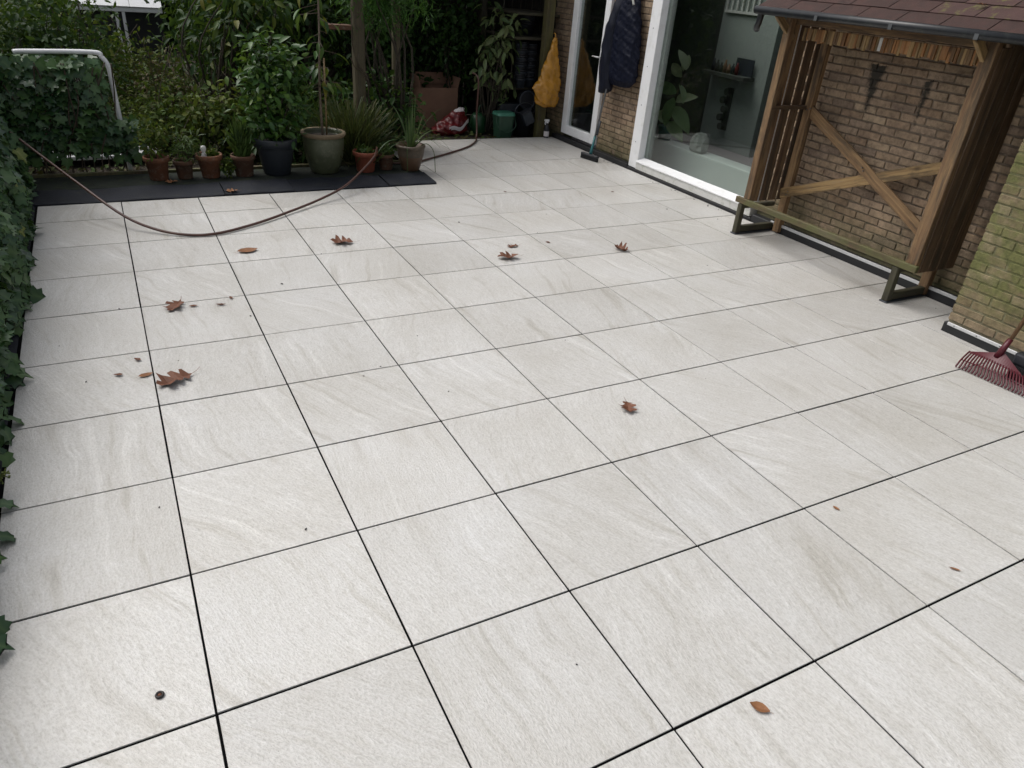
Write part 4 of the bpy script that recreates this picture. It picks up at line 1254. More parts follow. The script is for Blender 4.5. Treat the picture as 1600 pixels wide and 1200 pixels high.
def interp_rows(ctrl, n=26):
    out = []
    zs = [c[0] for c in ctrl]
    for i in range(n+1):
        z = zs[0] + (zs[-1]-zs[0])*i/n
        for a_, b_ in zip(ctrl[:-1], ctrl[1:]):
            if (a_[0]-z)*(b_[0]-z) <= 1e-9:
                t_ = (z-a_[0])/(b_[0]-a_[0]) if b_[0] != a_[0] else 0
                t_ = t_*t_*(3-2*t_)*0.4 + t_*0.6
                out.append((z,) + tuple(a_[j]+(b_[j]-a_[j])*t_ for j in range(1, 5)))
                break
    return out
yb = empty('plastic_bag', (5.15, 6.5, 0.4), 'ochre yellow plastic bag hanging from the green post', 'bag')
rows = interp_rows([(0.405, 5.19, 0.09, 6.53, 0.05), (0.45, 5.165, 0.145, 6.53, 0.085), (0.55, 5.15, 0.165, 6.53, 0.095), (0.64, 5.135, 0.185, 6.53, 0.085), (0.72, 5.17, 0.145, 6.53, 0.07), (0.82, 5.19, 0.125, 6.54, 0.06), (1.03, 5.21, 0.062, 6.56, 0.035), (1.16, 5.235, 0.03, 6.58, 0.02), (1.22, 5.24, 0.012, 6.6, 0.01)], 70)
loft('bag_body', rows, T['yellowbag'], yb, 72, True, 0.07, 1, 0.015, kf=4)
MB().tube(spline([(5.24, 6.60, 1.20), (5.25, 6.615, 1.26), (5.235, 6.63, 1.27)], 4), 0.008, 6).build('handle', T['yellowbag'], yb, smooth=True)
b = MB()
b.add([(4.93,6.50,.625),(5.01,6.47,.64),(5.03,6.47,.47),(5.0,6.49,.50),(4.93,6.515,.625),(5.01,6.485,.64),(5.03,6.485,.47),(5.0,6.505,.50)], [(0,1,2,3),(7,6,5,4),(0,4,5,1),(1,5,6,2),(2,6,7,3),(3,7,4,0)])
b.build('bag_corner', T['yellowbag'], yb)
# spray bottle
sp = empty('spray_bottle', (5.215, 6.59, 0), 'black spray bottle with white trigger head at the foot of the post', 'bottle')
MB().lathe([(0.034, 0), (0.036, 0.01), (0.036, 0.11), (0.03, 0.14), (0.014, 0.165), (0.013, 0.185)], (5.225, 6.57, 0), 16).build('bottle', T['darkplastic'], sp, smooth=True)
MB().lathe([(0.0368, 0.02), (0.0368, 0.085)], (5.225, 6.57, 0), 16, cap=False).build('label', T['whitebag'], sp, smooth=True)
MB().box(5.19, 5.25, 6.557, 6.583, 0.205, 0.235).box(5.21, 5.24, 6.56, 6.58, 0.183, 0.2045).box(5.178, 5.1895, 6.562, 6.578, 0.215, 0.23).build('trigger_head', T['white'], sp, bevel=0.003)
MB().tube([(5.20, 6.57, 0.204), (5.192, 6.57, 0.185), (5.20, 6.57, 0.165)], 0.006, 6).build('trigger', T['white'], sp)
# green food bin
gb = empty('lidded_bin', (4.70, 6.86, -0.05), 'small green lidded bin standing behind the far tile edge', 'bin')
def rbox(name, x, y, z0, z1, wx, wy, tx, ty, m, parent, rot=0):
    """box tapering from w to t with rounded corners"""
    b = MB(); n = 24
    for (zz, hx, hy) in ((z0, wx/2, wy/2), (z0+(z1-z0)*0.5, (wx+tx)/4, (wy+ty)/4), (z1, tx/2, ty/2)):
        for k in range(n):
            t_ = 2*math.pi*k/n
            ux, uy = math.cos(t_), math.sin(t_)
            qx = math.copysign(abs(ux)**0.35, ux)*hx; qy = math.copysign(abs(uy)**0.35, uy)*hy
            b.v.append(Vector((x+qx*math.cos(rot)-qy*math.sin(rot), y+qx*math.sin(rot)+qy*math.cos(rot), zz)))
    for i in range(2):
        for k in range(n): b.f.append((i*n+k, i*n+(k+1) % n, (i+1)*n+(k+1) % n, (i+1)*n+k))
    b.f.append(tuple(range(n-1, -1, -1))); b.f.append(tuple(2*n+k for k in range(n)))
    return b.build(name, m, parent)
rbox('bin_body', 4.70, 6.84, -0.05, 0.25, 0.20, 0.18, 0.25, 0.22, T['binGreen'], gb)
rbox('lid', 4.70, 6.84, 0.251, 0.285, 0.27, 0.24, 0.25, 0.21, T['lidGreen'], gb)
MB().tube(spline([(4.57, 6.80, 0.24), (4.565, 6.72, 0.12), (4.70, 6.70, 0.05), (4.83, 6.72, 0.12), (4.835, 6.80, 0.24)], 5), 0.005, 6).build('handle', T['binGreen'], gb, smooth=True)
# tubs and crates
rbox_t = empty('storage_tub', (4.92, 7.02, -0.05), 'grey-blue plastic tub leaning behind the green lidded bin', 'tub')
rbox('tub_body', 4.86, 7.04, -0.05, 0.34, 0.26, 0.10, 0.30, 0.12, T['greyplastic'], rbox_t)
rbox('tub_rim', 4.86, 7.04, 0.341, 0.362, 0.33, 0.15, 0.33, 0.15, T['greyplastic'], rbox_t)
db = empty('dark_bin', (5.08, 6.95, -0.05), 'black plastic bucket between the green bin and post', 'bucket')
MB().lathe([(0.11, 0), (0.14, 0.30), (0.155, 0.31), (0.155, 0.33), (0.135, 0.33), (0.105, 0.03), (0.0, 0.03)], (5.05, 6.92, -0.05), 24).build('bucket_body', T['darkplastic'], db, smooth=True)
MB().tube([(5.05+0.15*math.cos(t_), 6.92-0.02, 0.27+0.12*math.sin(t_)) for t_ in [math.pi*k/12 for k in range(13)]], 0.004, 6).build('handle', T['steel'], db)
rl = empty('hose_reel', (5.1, 7.0, 0.56), 'dark round reel lying on crates behind the yellow bag', 'reel')
b = MB().tube([(5.08+0.115*math.cos(2*math.pi*k/24), 6.90, 0.42+0.115*math.sin(2*math.pi*k/24)) for k in range(25)], 0.012, 8)
b.build('rim', T['greyplastic'], rl, smooth=True)
MB().tube([(5.08, 6.90, 0.42), (5.08, 7.0, 0.42)], [0.108, 0.108], 24).build('drum', T['darkplastic'], rl)
cr = empty('tilted_crate', (5.27, 6.82, 0.2), 'small dark crate tilted against the green post', 'crate')
b = MB(); Mx = Matrix.Translation((5.05, 6.74, 0.15)) @ Matrix.Rotation(R_(-28), 4, 'Y')
b.box(-0.07, 0.07, -0.05, 0.05, 0, 0.17, Mx)
b.build('crate_body', T['greyplastic'], cr, bevel=0.01)
b = MB().box(-0.078, 0.078, -0.058, 0.058, 0.171, 0.185, Mx)
b.build('crate_rim', T['darkplastic'], cr, bevel=0.003)
# watering can
wc = empty('watering_can', (4.50, 7.2, -0.05), 'dark green watering can beside the red and white sack', 'watering can')
MB().lathe([(0.10, 0), (0.115, 0.02), (0.11, 0.20), (0.07, 0.26), (0.0, 0.262)], (4.50, 7.2, -0.05), 20).build('can_body', T['canGreen'], wc, smooth=True)
MB().tube(spline([(4.41, 7.2, 0.0), (4.33, 7.19, 0.12), (4.27, 7.18, 0.24)], 4), [0.02, 0.018, 0.016, 0.015, 0.014, 0.013, 0.013, 0.012, 0.012], 8).build('spout', T['canGreen'], wc, smooth=True)
MB().tube(spline([(4.50, 7.2, 0.20), (4.52, 7.2, 0.30), (4.60, 7.2, 0.30), (4.62, 7.2, 0.12), (4.60, 7.2, 0.03)], 5), 0.010, 6).build('handle', T['canGreen'], wc, smooth=True)
# cardboard box
cb_ = empty('cardboard_box', (4.05, 7.7, -0.05), 'open brown cardboard box standing in the dark far bed', 'box')
x0, x1, y0, y1, z0, z1 = 3.80, 4.34, 7.55, 7.95, -0.05, 0.47
tq = 0.006
MB().box(x0, x1, y0, y0+tq, z0, z1).build('panel', T['cardboard'], cb_)
MB().box(x0, x1, y1-tq, y1, z0, z1+0.10).build('panel', T['cardboard'], cb_)
MB().box(x0, x0+tq, y0+tq, y1-tq, z0, z1).build('panel', T['cardboard'], cb_)
MB().box(x1-tq, x1, y0+tq, y1-tq, z0, z1).build('panel', T['cardboard'], cb_)
MB().box(x0+tq, x1-tq, y0+tq, y1-tq, z0, z0+tq).build('panel', T['cardboard'], cb_)
Mf = Matrix.Translation((0, y1-0.02, z1)) @ Matrix.Rotation(R_(-10), 4, 'X')
MB().box(x0+0.03, x1-0.03, -tq, 0, 0, 0.15, Mf).build('flap', T['cardboard'], cb_)
Mf = Matrix.Translation((x0, 0, z1+0.001)) @ Matrix.Rotation(R_(-12), 4, 'Y')
MB().box(-tq, 0, y0+0.01, y1-0.01, 0, 0.14, Mf).build('flap', T['cardboard'], cb_)
Mf = Matrix.Translation((x1, 0, z1+0.001)) @ Matrix.Rotation(R_(14), 4, 'Y')
MB().box(0, tq, y0+0.01, y1-0.01, 0, 0.13, Mf).build('flap', T['cardboard'], cb_)
# red and white sack
rs = empty('plastic_sack', (4.12, 7.2, -0.05), 'slumped red and white plastic sack in front of the cardboard box', 'sack')
rows = interp_rows([(-0.05, 4.06, 0.17, 7.18, 0.11), (0.0, 4.07, 0.21, 7.18, 0.14), (0.07, 4.10, 0.20, 7.18, 0.14), (0.12, 4.15, 0.17, 7.19, 0.12), (0.18, 4.19, 0.12, 7.2, 0.08), (0.235, 4.21, 0.06, 7.2, 0.04)], 30)
loft('sack_body', rows, T['redbag'], rs, 60, True, 0.07, 3, 0.03, kf=6)
rows = interp_rows([(0.20, 4.19, 0.085, 7.19, 0.062), (0.235, 4.21, 0.055, 7.2, 0.04), (0.26, 4.225, 0.045, 7.2, 0.025), (0.275, 4.235, 0.02, 7.2, 0.012)], 10)
loft('sack_neck', rows, T['whitebag'], rs, 30, True, 0.12, 5, 0.012)
b = MB()
for k in range(11):
    t_ = k/10
    x = 4.00+0.30*t_; zc = 0.035+0.02*math.sin(t_*9)+0.09*t_*t_
    yf = 7.18-0.150*math.sqrt(max(0.02, 1-((x-4.11)/0.215)**2))-0.03
    b.v += [Vector((x, yf, zc-0.022)), Vector((x, yf-0.004, zc)), Vector((x, yf, zc+0.028))]
for k in range(10):
    b.f += [(3*k, 3*k+3, 3*k+4, 3*k+1), (3*k+1, 3*k+4, 3*k+5, 3*k+2)]
b.build('white_print', T['whitebag'], rs, smooth=True)

# ================================================================ JACKET and broom by the door
jk = empty('hanging_jacket', (5.33, 5.3, 0.75), 'navy quilted jacket hanging on the wall between door and window', 'jacket')
def yrow(z, ya, yb_, cx, rx): return (z, cx, rx, (ya+yb_)/2, (yb_-ya)/2)
rows = interp_rows([yrow(0.86,5.04,5.40,5.33,0.045), yrow(0.93,4.93,5.46,5.325,0.075), yrow(1.17,4.93,5.47,5.325,0.085), yrow(1.40,4.965,5.46,5.325,0.085), yrow(1.55,5.0,5.45,5.325,0.08), yrow(1.72,5.07,5.41,5.335,0.075), yrow(1.86,5.16,5.34,5.35,0.05), yrow(1.92,5.2,5.3,5.355,0.03)], 110)
loft('body', rows, T['navyquilt'], jk, 120, True, 0.03, 2, 0.010, kf=5, quilt=0.003)
rows = interp_rows([yrow(0.745,5.42,5.54,5.30,0.05), yrow(0.80,5.33,5.545,5.295,0.065), yrow(1.0,5.33,5.545,5.285,0.07), yrow(1.25,5.33,5.55,5.285,0.07), yrow(1.45,5.31,5.52,5.29,0.07), yrow(1.65,5.25,5.46,5.305,0.06), yrow(1.8,5.2,5.40,5.325,0.045)], 50)
loft('sleeve', rows, T['navy'], jk, 48, True, 0.05, 7, 0.010, kf=4)
b = MB().tube(spline([(5.26, 5.14, 1.80), (5.25, 5.08, 1.76), (5.255, 5.05, 1.70)], 4), 0.012, 8)
b.build('drawcord', T['dirtywhite'], jk, smooth=True)
MB().tube([(5.43, 5.25, 1.94), (5.37, 5.25, 1.94), (5.36, 5.25, 1.96)], 0.006, 6).build('hook', T['steel'], jk)

bm_ = empty('broom', (5.11, 5.31, 0), 'dark broom with teal socket leaning on the wall by the door', 'broom')
hd = Vector((0.058, -0.27, 0)).normalized()
ang = math.atan2(hd.y, hd.x)
Mb = Matrix.Translation((5.112, 5.31, 0)) @ Matrix.Rotation(ang, 4, 'Z')
MB().box(-0.14, 0.14, -0.024, 0.024, 0.045, 0.07, Mb).build('head', T['darkplastic'], bm_, bevel=0.006)
b = MB()
for i in range(34):
    for k in range(5):
        b.box(-0.136+i*0.008, -0.1315+i*0.008, -0.022+k*0.009, -0.017+k*0.009, 0.001, 0.0445, Mb @ Matrix.Rotation((k-2)*0.06, 4, 'X'))
b.build('bristles', T['bristle'], bm_)['kind'] = 'stuff'
h0 = Vector((5.125, 5.315, 0.07)); h1 = Vector((5.37, 5.40, 1.35))
dd = (h1-h0)
MB().tube([h0, h0+dd*0.03, h0+dd*0.16], [0.022, 0.017, 0.014], 10).build('socket', T['teal'], bm_, smooth=True)
MB().tube([h0+dd*0.15, h1], 0.0105, 8).build('handle', T['steel'], bm_, smooth=True)
MB().tube([h0+dd*0.17+Vector((0.01,-0.02,0)), h0+dd*0.30+Vector((0.01,-0.02,0))], 0.012, 8).build('dust_scraper', T['greyplastic'], bm_, smooth=True)

# ================================================================ RAKE and brush at the right
rk = empty('leaf_rake', (4.5, -0.15, 0), 'dark red plastic leaf rake leaning on the mossy brick pier', 'rake')
Hb = Vector((4.585, -0.10, 0.135))
NT = 21
def arc(t_):      # lower edge of the solid part of the head
    y = 0.052 - 0.335*t_
    k = 1 - (2*t_-1)**2
    return Vector((4.535 - 0.012*k, y, 0.072 + 0.012*k))
def topc(t_):
    k = 1-abs(2*t_-1)
    return Vector((4.54+0.05*k**0.8, 0.05-0.33*t_, 0.078 + 0.064*k**1.1))
b = MB(); n = 24
for i in range(n+1):
    t_ = i/n
    a0 = topc(t_); a1 = arc(t_)
    b.v += [a0, a1, a0+Vector((0.008,0,-0.006)), a1+Vector((0.008,0,-0.006))]
for i in range(n):
    k = 4*i
    b.f += [(k, k+4, k+5, k+1), (k+2, k+3, k+7, k+6), (k, k+2, k+6, k+4), (k+1, k+5, k+7, k+3)]
b.f += [(0,1,3,2), (4*n, 4*n+2, 4*n+3, 4*n+1)]
b.build('head', T['rakered'], rk, smooth=False)
for i in range(NT):
    t_ = i/(NT-1)
    a0 = arc(t_)
    e0 = Vector((4.402 + 0.04*t_, 0.025 - 0.39*t_, 0.006))
    mid = a0.lerp(e0, 0.55) + Vector((0, 0, 0.012))
    P = spline([a0+Vector((0.01,0,0.004)), mid, e0+Vector((0.012,0,0.02)), e0], 4)
    MB().tube(P, 0.0055, 6).build('tine', T['rakered'], rk, smooth=True)
b = MB()
b.tube([arc(0.02).lerp(Vector((4.402,0.025,0.006)),0.62)+Vector((0,0,.012)), arc(0.5).lerp(Vector((4.42,-0.17,0.006)),0.55)+Vector((0,0,.014)), arc(0.98).lerp(Vector((4.44,-0.36,0.006)),0.62)+Vector((0,0,.012))], 0.0035, 6)
b.build('tie_bar', T['rakered'], rk, smooth=True)
MB().tube([Hb+Vector((-0.02,0.002,-0.03)), Hb+Vector((0.022,-0.008,0.09))], [0.021, 0.016], 10).build('socket', T['rakered'], rk, smooth=True)
MB().tube([Hb+Vector((0.012,-0.006,0.05)), Vector((4.845, -0.21, 1.42))], 0.0125, 10).build('handle', T['handlewood'], rk, smooth=True)
pb = empty('push_broom', (4.66, -0.33, 0), 'black broom head tucked behind the red rake', 'broom')
MB().box(4.61, 4.69, -0.55, -0.16, 0.09, 0.165).build('head', T['darkplastic'], pb, bevel=0.015, seg=2)
b = MB()
for i in range(40):
    for k in range(5): b.box(4.605+k*0.019, 4.615+k*0.019, -0.545+i*0.0095, -0.539+i*0.0095, 0.002, 0.09)
b.build('bristles', T['bristle'], pb)['kind'] = 'stuff'
MB().tube([(4.66, -0.20, 0.15), (4.70, -0.19, 0.22), (4.86, -0.30, 1.3)], [0.018, 0.014, 0.012], 10).build('handle', T['steel'], pb, smooth=True)
tp = empty('hand_tool', (4.78, -0.24, 0), 'short ochre-handled hand tool standing behind the rake', 'tool')
MB().tube([(4.80, -0.245, 0.05), (4.812, -0.247, 0.09), (4.83, -0.25, 0.17)], [0.014, 0.02, 0.016], 10).build('grip', T['yellowbag'], tp, smooth=True)
MB().tube([(4.79, -0.244, 0.002), (4.80, -0.245, 0.05)], 0.008, 8).build('shank', T['steel'], tp, smooth=True)

# ================================================================ FALLEN LEAVES
def dead(kind, x, y, size, ang, label, m='deadleaf', curl=0.22, seed=0, z=0.0, name='fallen_leaf', stretch=1.0):
    sh = oak_shape(seed, curl) if kind == 'oak' else ell_shape(seed, curl)
    v = sh[0].copy(); v[:, 1] -= 0.5
    v[:, 0] *= stretch
    v *= size
    v[:, 2] -= v[:, 2].min() - 0.002
    me = np_mesh('fallen_leaf', v, sh[1], T[m], False)
    o = link(name, me, None, (x, y, z), (0, 0, R_(ang)))
    return tag(o, label, 'leaf', 'brown leaves fallen on the tiles')
dead('ell', 0.757, 3.191, 0.15, -80, 'smooth orange-brown leaf just below the sagging hose', 'tanleaf', 0.3, 1, stretch=1.1)
dead('oak', 1.454, 3.19, 0.17, 70, 'dark lobed oak leaf right of the sagging hose', curl=0.35, seed=2, stretch=1.2)
dead('oak', 2.559, 2.529, 0.17, 80, 'curled brown oak leaf mid-patio, larger of a pair', curl=0.4, seed=3)
dead('oak', 2.721, 2.754, 0.11, 95, 'small flat brown leaf just beyond the curled oak leaf mid-patio', curl=0.15, seed=4, stretch=.7)
dead('ell', 3.06, 2.773, 0.045, 30, 'tiny brown scrap right of the mid-patio leaf pair', curl=0.4, seed=5)
dead('oak', 3.565, 2.443, 0.13, 20, 'crumpled dark leaf on a tile crossing left of the log store', curl=0.9, seed=6, stretch=1.2)
dead('oak', 0.182, 2.34, 0.16, 150, 'lobed oak leaf with raised stalk in the second tile column, far one', curl=0.3, seed=7)
dead('ell', 0.284, 2.317, 0.05, 85, 'small brown curl right beside the far oak leaf on the left', curl=0.4, seed=8)
dead('ell', 0.438, 2.287, 0.06, 75, 'thin wavy brown scrap second right of the far oak leaf', curl=0.5, seed=9, stretch=.6)
dead('ell', 0.512, 2.377, 0.04, 10, 'tiny brown scrap at the joint right of the far oak leaf', curl=0.5, seed=10)
dead('oak', 0.089, 1.414, 0.185, 112, 'largest oak leaf with long stalk beside the left joint', curl=0.3, seed=11)
dead('ell', -0.035, 1.522, 0.07, -75, 'small pointed brown leaf touching the joint by the largest oak leaf', 'tanleaf', 0.3, 12)
dead('ell', -0.061, 1.706, 0.045, 40, 'tiny dark curl above the small pointed leaf at the left joint', curl=0.6, seed=13)
dead('ell', -0.157, 1.566, 0.045, 70, 'tiny curved brown scrap in the first tile column', curl=0.6, seed=14)
dead('oak', 2.147, 0.36, 0.115, 153, 'lone small oak leaf pointing away in the middle of a tile', 'deadleaf', 0.3, 15)
dead('ell', 1.491, -1.257, 0.062, 35, 'oval brown leaf alone on the nearest tiles', 'tanleaf', 0.4, 16, stretch=1.15)
dead('ell', 2.68, -1.119, 0.045, 40, 'narrow yellow-brown leaf near the right edge', 'tanleaf', 0.3, 17, stretch=.5)
dead('ell', 2.533, -0.658, 0.034, 10, 'tiny yellow-brown leaf below a joint at right', 'tanleaf', 0.4, 18)
dead('oak', 0.887, 4.70, 0.11, 80, 'brown leaf on the felt ledge near the tile edge', 'tanleaf', 0.25, 19, z=0.018)
dead('oak', 0.43, 5.05, 0.11, 95, 'orange-brown leaf on the ledge at the foot of the leftmost pot', 'tanleaf', 0.25, 20, z=0.03)
dead('ell', -0.625, 3.06, 0.07, 70, 'reddish-brown leaf caught on the black edging under the ivy', 'deadleaf', 0.4, 21, z=0.008)
dead('ell', 4.551, 3.997, 0.04, 80, 'tiny dark scrap on the tiles in front of the window', 'deadleaf', 0.4, 22)
dead('ell', 3.409, 4.236, 0.035, 50, 'tiny dark scrap on the tiles right of the ledge corner', 'deadleaf', 0.4, 23)
dead('oak', 4.92, 1.93, 0.06, 80, 'pinkish dry leaf on the shingle roof, middle one', 'tanleaf', 0.3, 24, z=1.955)
dead('oak', 4.92, 1.00, 0.06, 60, 'dry leaf on the shingle roof near the moss patch', 'tanleaf', 0.3, 25, z=1.955)
dead('ell', 4.86, 2.55, 0.07, 100, 'dry curled leaf at the left corner of the shingle roof', 'tanleaf', 0.4, 26, z=1.92)
# specks of dirt
b = MB()
spots = [(0.984,1.146),(1.345,0.843),(2.248,1.157),(0.854,2.514),(1.103,1.216),(3.592,1.538),(1.245,2.999),(-.30,1.55),(-.42,2.0),(-.45,0.95)]
for k in range(26): spots.append((rnd.uniform(-.6, 5.3), rnd.uniform(-1.5, 4.6)))
for k in range(50): spots.append((rnd.uniform(5.25, 5.38), rnd.uniform(2.6, 5.6)))
for (x, y) in spots:
    s = rnd.uniform(0.0015, 0.004) if y < 2 else rnd.uniform(0.002, 0.006)
    Mx = Matrix.Translation((x, y, 0.0025 + (0.028 if x > 5.343 else 0))) @ Matrix.Rotation(rnd.uniform(0, 3), 4, 'Z')
    b.box(-s*rnd.uniform(.6, 2), s, -s*0.5, s*0.5, -0.001, s*0.6, Mx)
tag(b.build('dirt_specks', T['rubber']), 'small dark crumbs of dirt scattered over the tiles', 'dirt', None, 'stuff')
# rubber washer
ws = empty('rubber_washer', (-0.139, -0.47, 0), 'small dark rubber washer on the nearest left tile', 'washer')
MB().lathe([(0.006, 0.0015), (0.012, 0.0015), (0.0135, 0.005), (0.011, 0.009), (0.007, 0.008), (0.006, 0.0015)], (-0.139, -0.47, 0), 20).build('ring', T['rubber'], ws, smooth=True)
MB().lathe([(0.006, 0.002), (0.0045, 0.006), (0.0, 0.006)], (-0.139, -0.47, 0), 14).build('hub', T['deadleaf'], ws, smooth=True)

# ================================================================ INDOOR THINGS seen through the glass
ip = empty('rubber_plant', (6.0, 5.06, 0.272), 'large-leaved rubber plant in a teal pot behind the window', 'houseplant')
px_, py_ = 6.0, 5.06
MB().lathe([(0.075, 0), (0.095, 0.14), (0.10, 0.16), (0.09, 0.16), (0.08, 0.13), (0, 0.13)], (px_, py_, 0.272), 24).build('pot', T['teal'], ip, smooth=True)
sp_ = spline([(px_, py_, 0.39), (px_+0.02, py_-0.03, 0.6), (px_, py_-0.1, 0.85), (px_, py_-0.16, 1.08)], 5)
MB().tube(sp_, 0.011, 8).build('stem', T['bark'], ip, smooth=True)
fm = [np_mesh('leaf', *lance_shape(0.27, 0.25, 0.12, 6), T['ficus'])]
L = [(px_,py_-.16,1.08,-0.1,-.6,1.0,.22),(px_,py_-.15,1.06,.1,.2,1.0,.18),(px_,py_-.12,1.0,-.2,.7,.5,.2),(px_,py_-.1,.92,.1,-.7,.15,.2),(px_,py_-.08,.82,-.4,.9,.2,.24),(px_,py_-.05,.76,-.5,-.2,-.8,.26),(px_+.02,py_-.03,.66,-.2,-1.0,.0,.30),(px_+.02,py_-.02,.58,-.4,.6,-.6,.22),(px_,py_-.02,.48,-.4,-.9,.25,.27),(px_,py_,.45,.3,.9,.2,.22),(px_,py_-.06,.72,.5,-.5,.4,.22)]
pos = np.array([q[:3] for q in L]); ax = np.array([q[3:6] for q in L], float)
nor = np.array([(-.8, -.5, .7)]*len(L)) + np.random.default_rng(3).normal(size=(len(L), 3))*0.3
leaf_objects('leaf', fm, pos, frame(nor, ax), np.array([q[6] for q in L])*1.25, ip)
rb = random.Random(4)
b = MB().lathe([(0.10, 0), (0.125, 0.03), (0.12, 0.09), (0.10, 0.15), (0.055, 0.20), (0.0, 0.215)], (6.0, 4.42, 0.27), 14, 0.8, 1.05, jit=lambda i, a: 0.14*math.sin(2*a+i*0.7)+0.1*math.sin(5*a+i)+rb.uniform(-.06, .06))
tag(b.build('garden_stone', T['stone'], None), 'pale rough boulder lying on the white bench indoors', 'stone')
sh_ = empty('wall_shelf', (7.42, 5.65, 0.93), 'dark wall shelf with bottles and a picture on the light indoor wall', 'shelf')
MB().box(7.30, 7.497, 5.28, 6.08, 0.91, 0.955).build('board', T['roomdark'], sh_)
for k in range(7):
    yy = 5.98-k*0.075
    hh = rnd.uniform(0.06, 0.16)
    MB().lathe([(0.025, 0), (0.027, hh*0.6), (0.012, hh*0.8), (0.011, hh)], (7.4, yy, 0.956), 10).build('bottle', rnd.choice([T['greyplastic'], T['canGreen'], T['redbag'], T['roomdark'], T['cardboard']]), sh_, smooth=True)
MB().box(7.45, 7.46, 5.30, 5.62, 0.956, 1.16).build('picture', T['greyplastic'], sh_)
ck = empty('coat_rack', (7.47, 5.64, 0.5), 'narrow black vertical rack with round pegs on the light indoor wall', 'rack')
MB().box(7.48, 7.498, 5.60, 5.70, 0.24, 0.78).build('backing', T['roomdark'], ck)
for k in range(5):
    MB().tube([(7.479, 5.66 + 0.05*(k % 2), 0.29+k*0.11), (7.42, 5.66 + 0.05*(k % 2), 0.29+k*0.11)], 0.045, 12).build('peg', T['roomdark'], ck)
rd_ = empty('wall_grille', (7.47, 5.75, 1.8), 'pale slatted grille high on the light indoor wall', 'grille')
MB().box(7.47, 7.497, 5.45, 6.05, 1.66, 1.69).build('frame_bar', T['dirtywhite'], rd_)
MB().box(7.47, 7.497, 5.45, 6.05, 2.0, 2.03).build('frame_bar', T['dirtywhite'], rd_)
for k in range(7):
    MB().box(7.475, 7.495, 5.45+k*0.095, 5.475+k*0.095, 1.691, 1.999).build('slat', T['dirtywhite'], rd_)

# ================================================================ GARDEN BEHIND
rg = np.random.default_rng(77)
def shrub(name, label, cat, base, c, rad, nc, per, cr, size, shape, m, up=0.4, droop=0.3, nb=16, r0=0.02, group='shrubs in the bed behind the pots', stuff=True):
    t = empty(name, base, label, cat, group)
    p, r, s, cc = crown_leaves(rg, c, rad, nc, per, cr, size, up=up, droop=droop)
    ok = p[:, 2] > 0.0
    o = scatter('crown', shape, p[ok], r[ok], s[ok], m, t, 'stuff' if stuff else None)
    branches('trunk', base, cc, r0, T['bark'], t, rg, nb, 5)
    return t
# garden posts
for (x, y, wd, lab) in ((2.445, 5.87, 0.115, 'mossy round-edged wooden garden post behind the grass clump, nearer one'), (3.06, 6.45, 0.085, 'brown wooden garden post behind the two-tone pot, farther one')):
    tag(timber('garden_post', (x, y, -0.05), (x, y, 2.4), wd, wd, T['oldpost'], None, bevel=0.014), lab, 'post', 'posts in the garden bed')
b = MB()
for P in ([(2.37,5.80,1.5),(2.36,5.79,1.15),(2.42,5.79,.95),(2.50,5.79,.85),(2.52,5.80,.6),(2.53,5.85,.1)], [(2.34,5.80,1.02),(2.38,5.79,.93),(2.44,5.785,.90),(2.51,5.785,.80)]):
    b.tube(spline(P, 5), 0.006, 5)
tag(b.build('vine', T['stem'], None, smooth=True), 'thin bare vine winding round the nearer garden post', 'vine')
# bird feeder board
tag(MB().box(2.14, 2.385, 5.86, 5.98, 1.27, 1.315).build('nesting_board', T['oldterracotta'], None, bevel=0.003), 'small orange-brown wooden ledge on the nearer garden post', 'board')
# feathery shrub overhanging the posts
t = shrub('feathery_shrub', 'feathery bright green foliage overhanging the garden posts', 'shrub', (3.0, 6.2, -0.05), (2.75, 5.95, 1.66), (0.52, 0.32, 0.38), 90, 34, 0.13, 0.075, NEEDLE, T['feather'], 0.3, 0.5)
# hanging big-leaf shrub, single leaves
t = empty('drooping_shrub', (1.25, 7.2, -0.05), 'large-leaved shrub with drooping yellow-green leaves left of the laurel', 'shrub')
c = (1.45, 7.1, 1.25); rad = (0.62, 0.5, 0.62)
p, r, s, cc = crown_leaves(rg, c, rad, 42, 7, 0.2, 0.115, up=0.5, droop=1.2)
leaf_objects('leaf', [np_mesh('leaf', *lance_shape(0.22, 0.3, 0.12), T['bigleaf']), np_mesh('leaf', *lance_shape(0.19, 0.45, 0.1), T['hedge'])], p, r, s, t)
p, r, s, c2 = crown_leaves(rg, (1.5, 7.3, 1.2), (0.65, 0.45, 0.7), 50, 14, 0.2, 0.12, up=0.4, droop=0.9)
scatter('inner_foliage', LAN, p, r, s, T['hedge'], t, 'stuff')
branches('trunk', (1.3, 7.3, -0.05), np.concatenate([cc, c2]), 0.018, T['bark'], t, rg, 24, 5)
# pale-leaved shrub in front of the lean-to, single leaves
t = empty('pale_shrub', (4.62, 7.05, -0.05), 'shrub with pale drooping leaves left of the stacked pots', 'shrub')
c = (4.66, 7.0, 1.02); rad = (0.34, 0.2, 0.62)
p, r, s, cc = crown_leaves(rg, c, rad, 34, 6, 0.11, 0.125, up=0.5, droop=1.3)
leaf_objects('leaf', [np_mesh('leaf', *lance_shape(0.24, 0.3, 0.12), T['pieris']), np_mesh('leaf', *lance_shape(0.2, 0.4, 0.1), T['pieris'])], p, r, s, t)
branches('trunk', (4.62, 7.15, -0.05), cc, 0.012, T['bark'], t, rg, 20, 5)
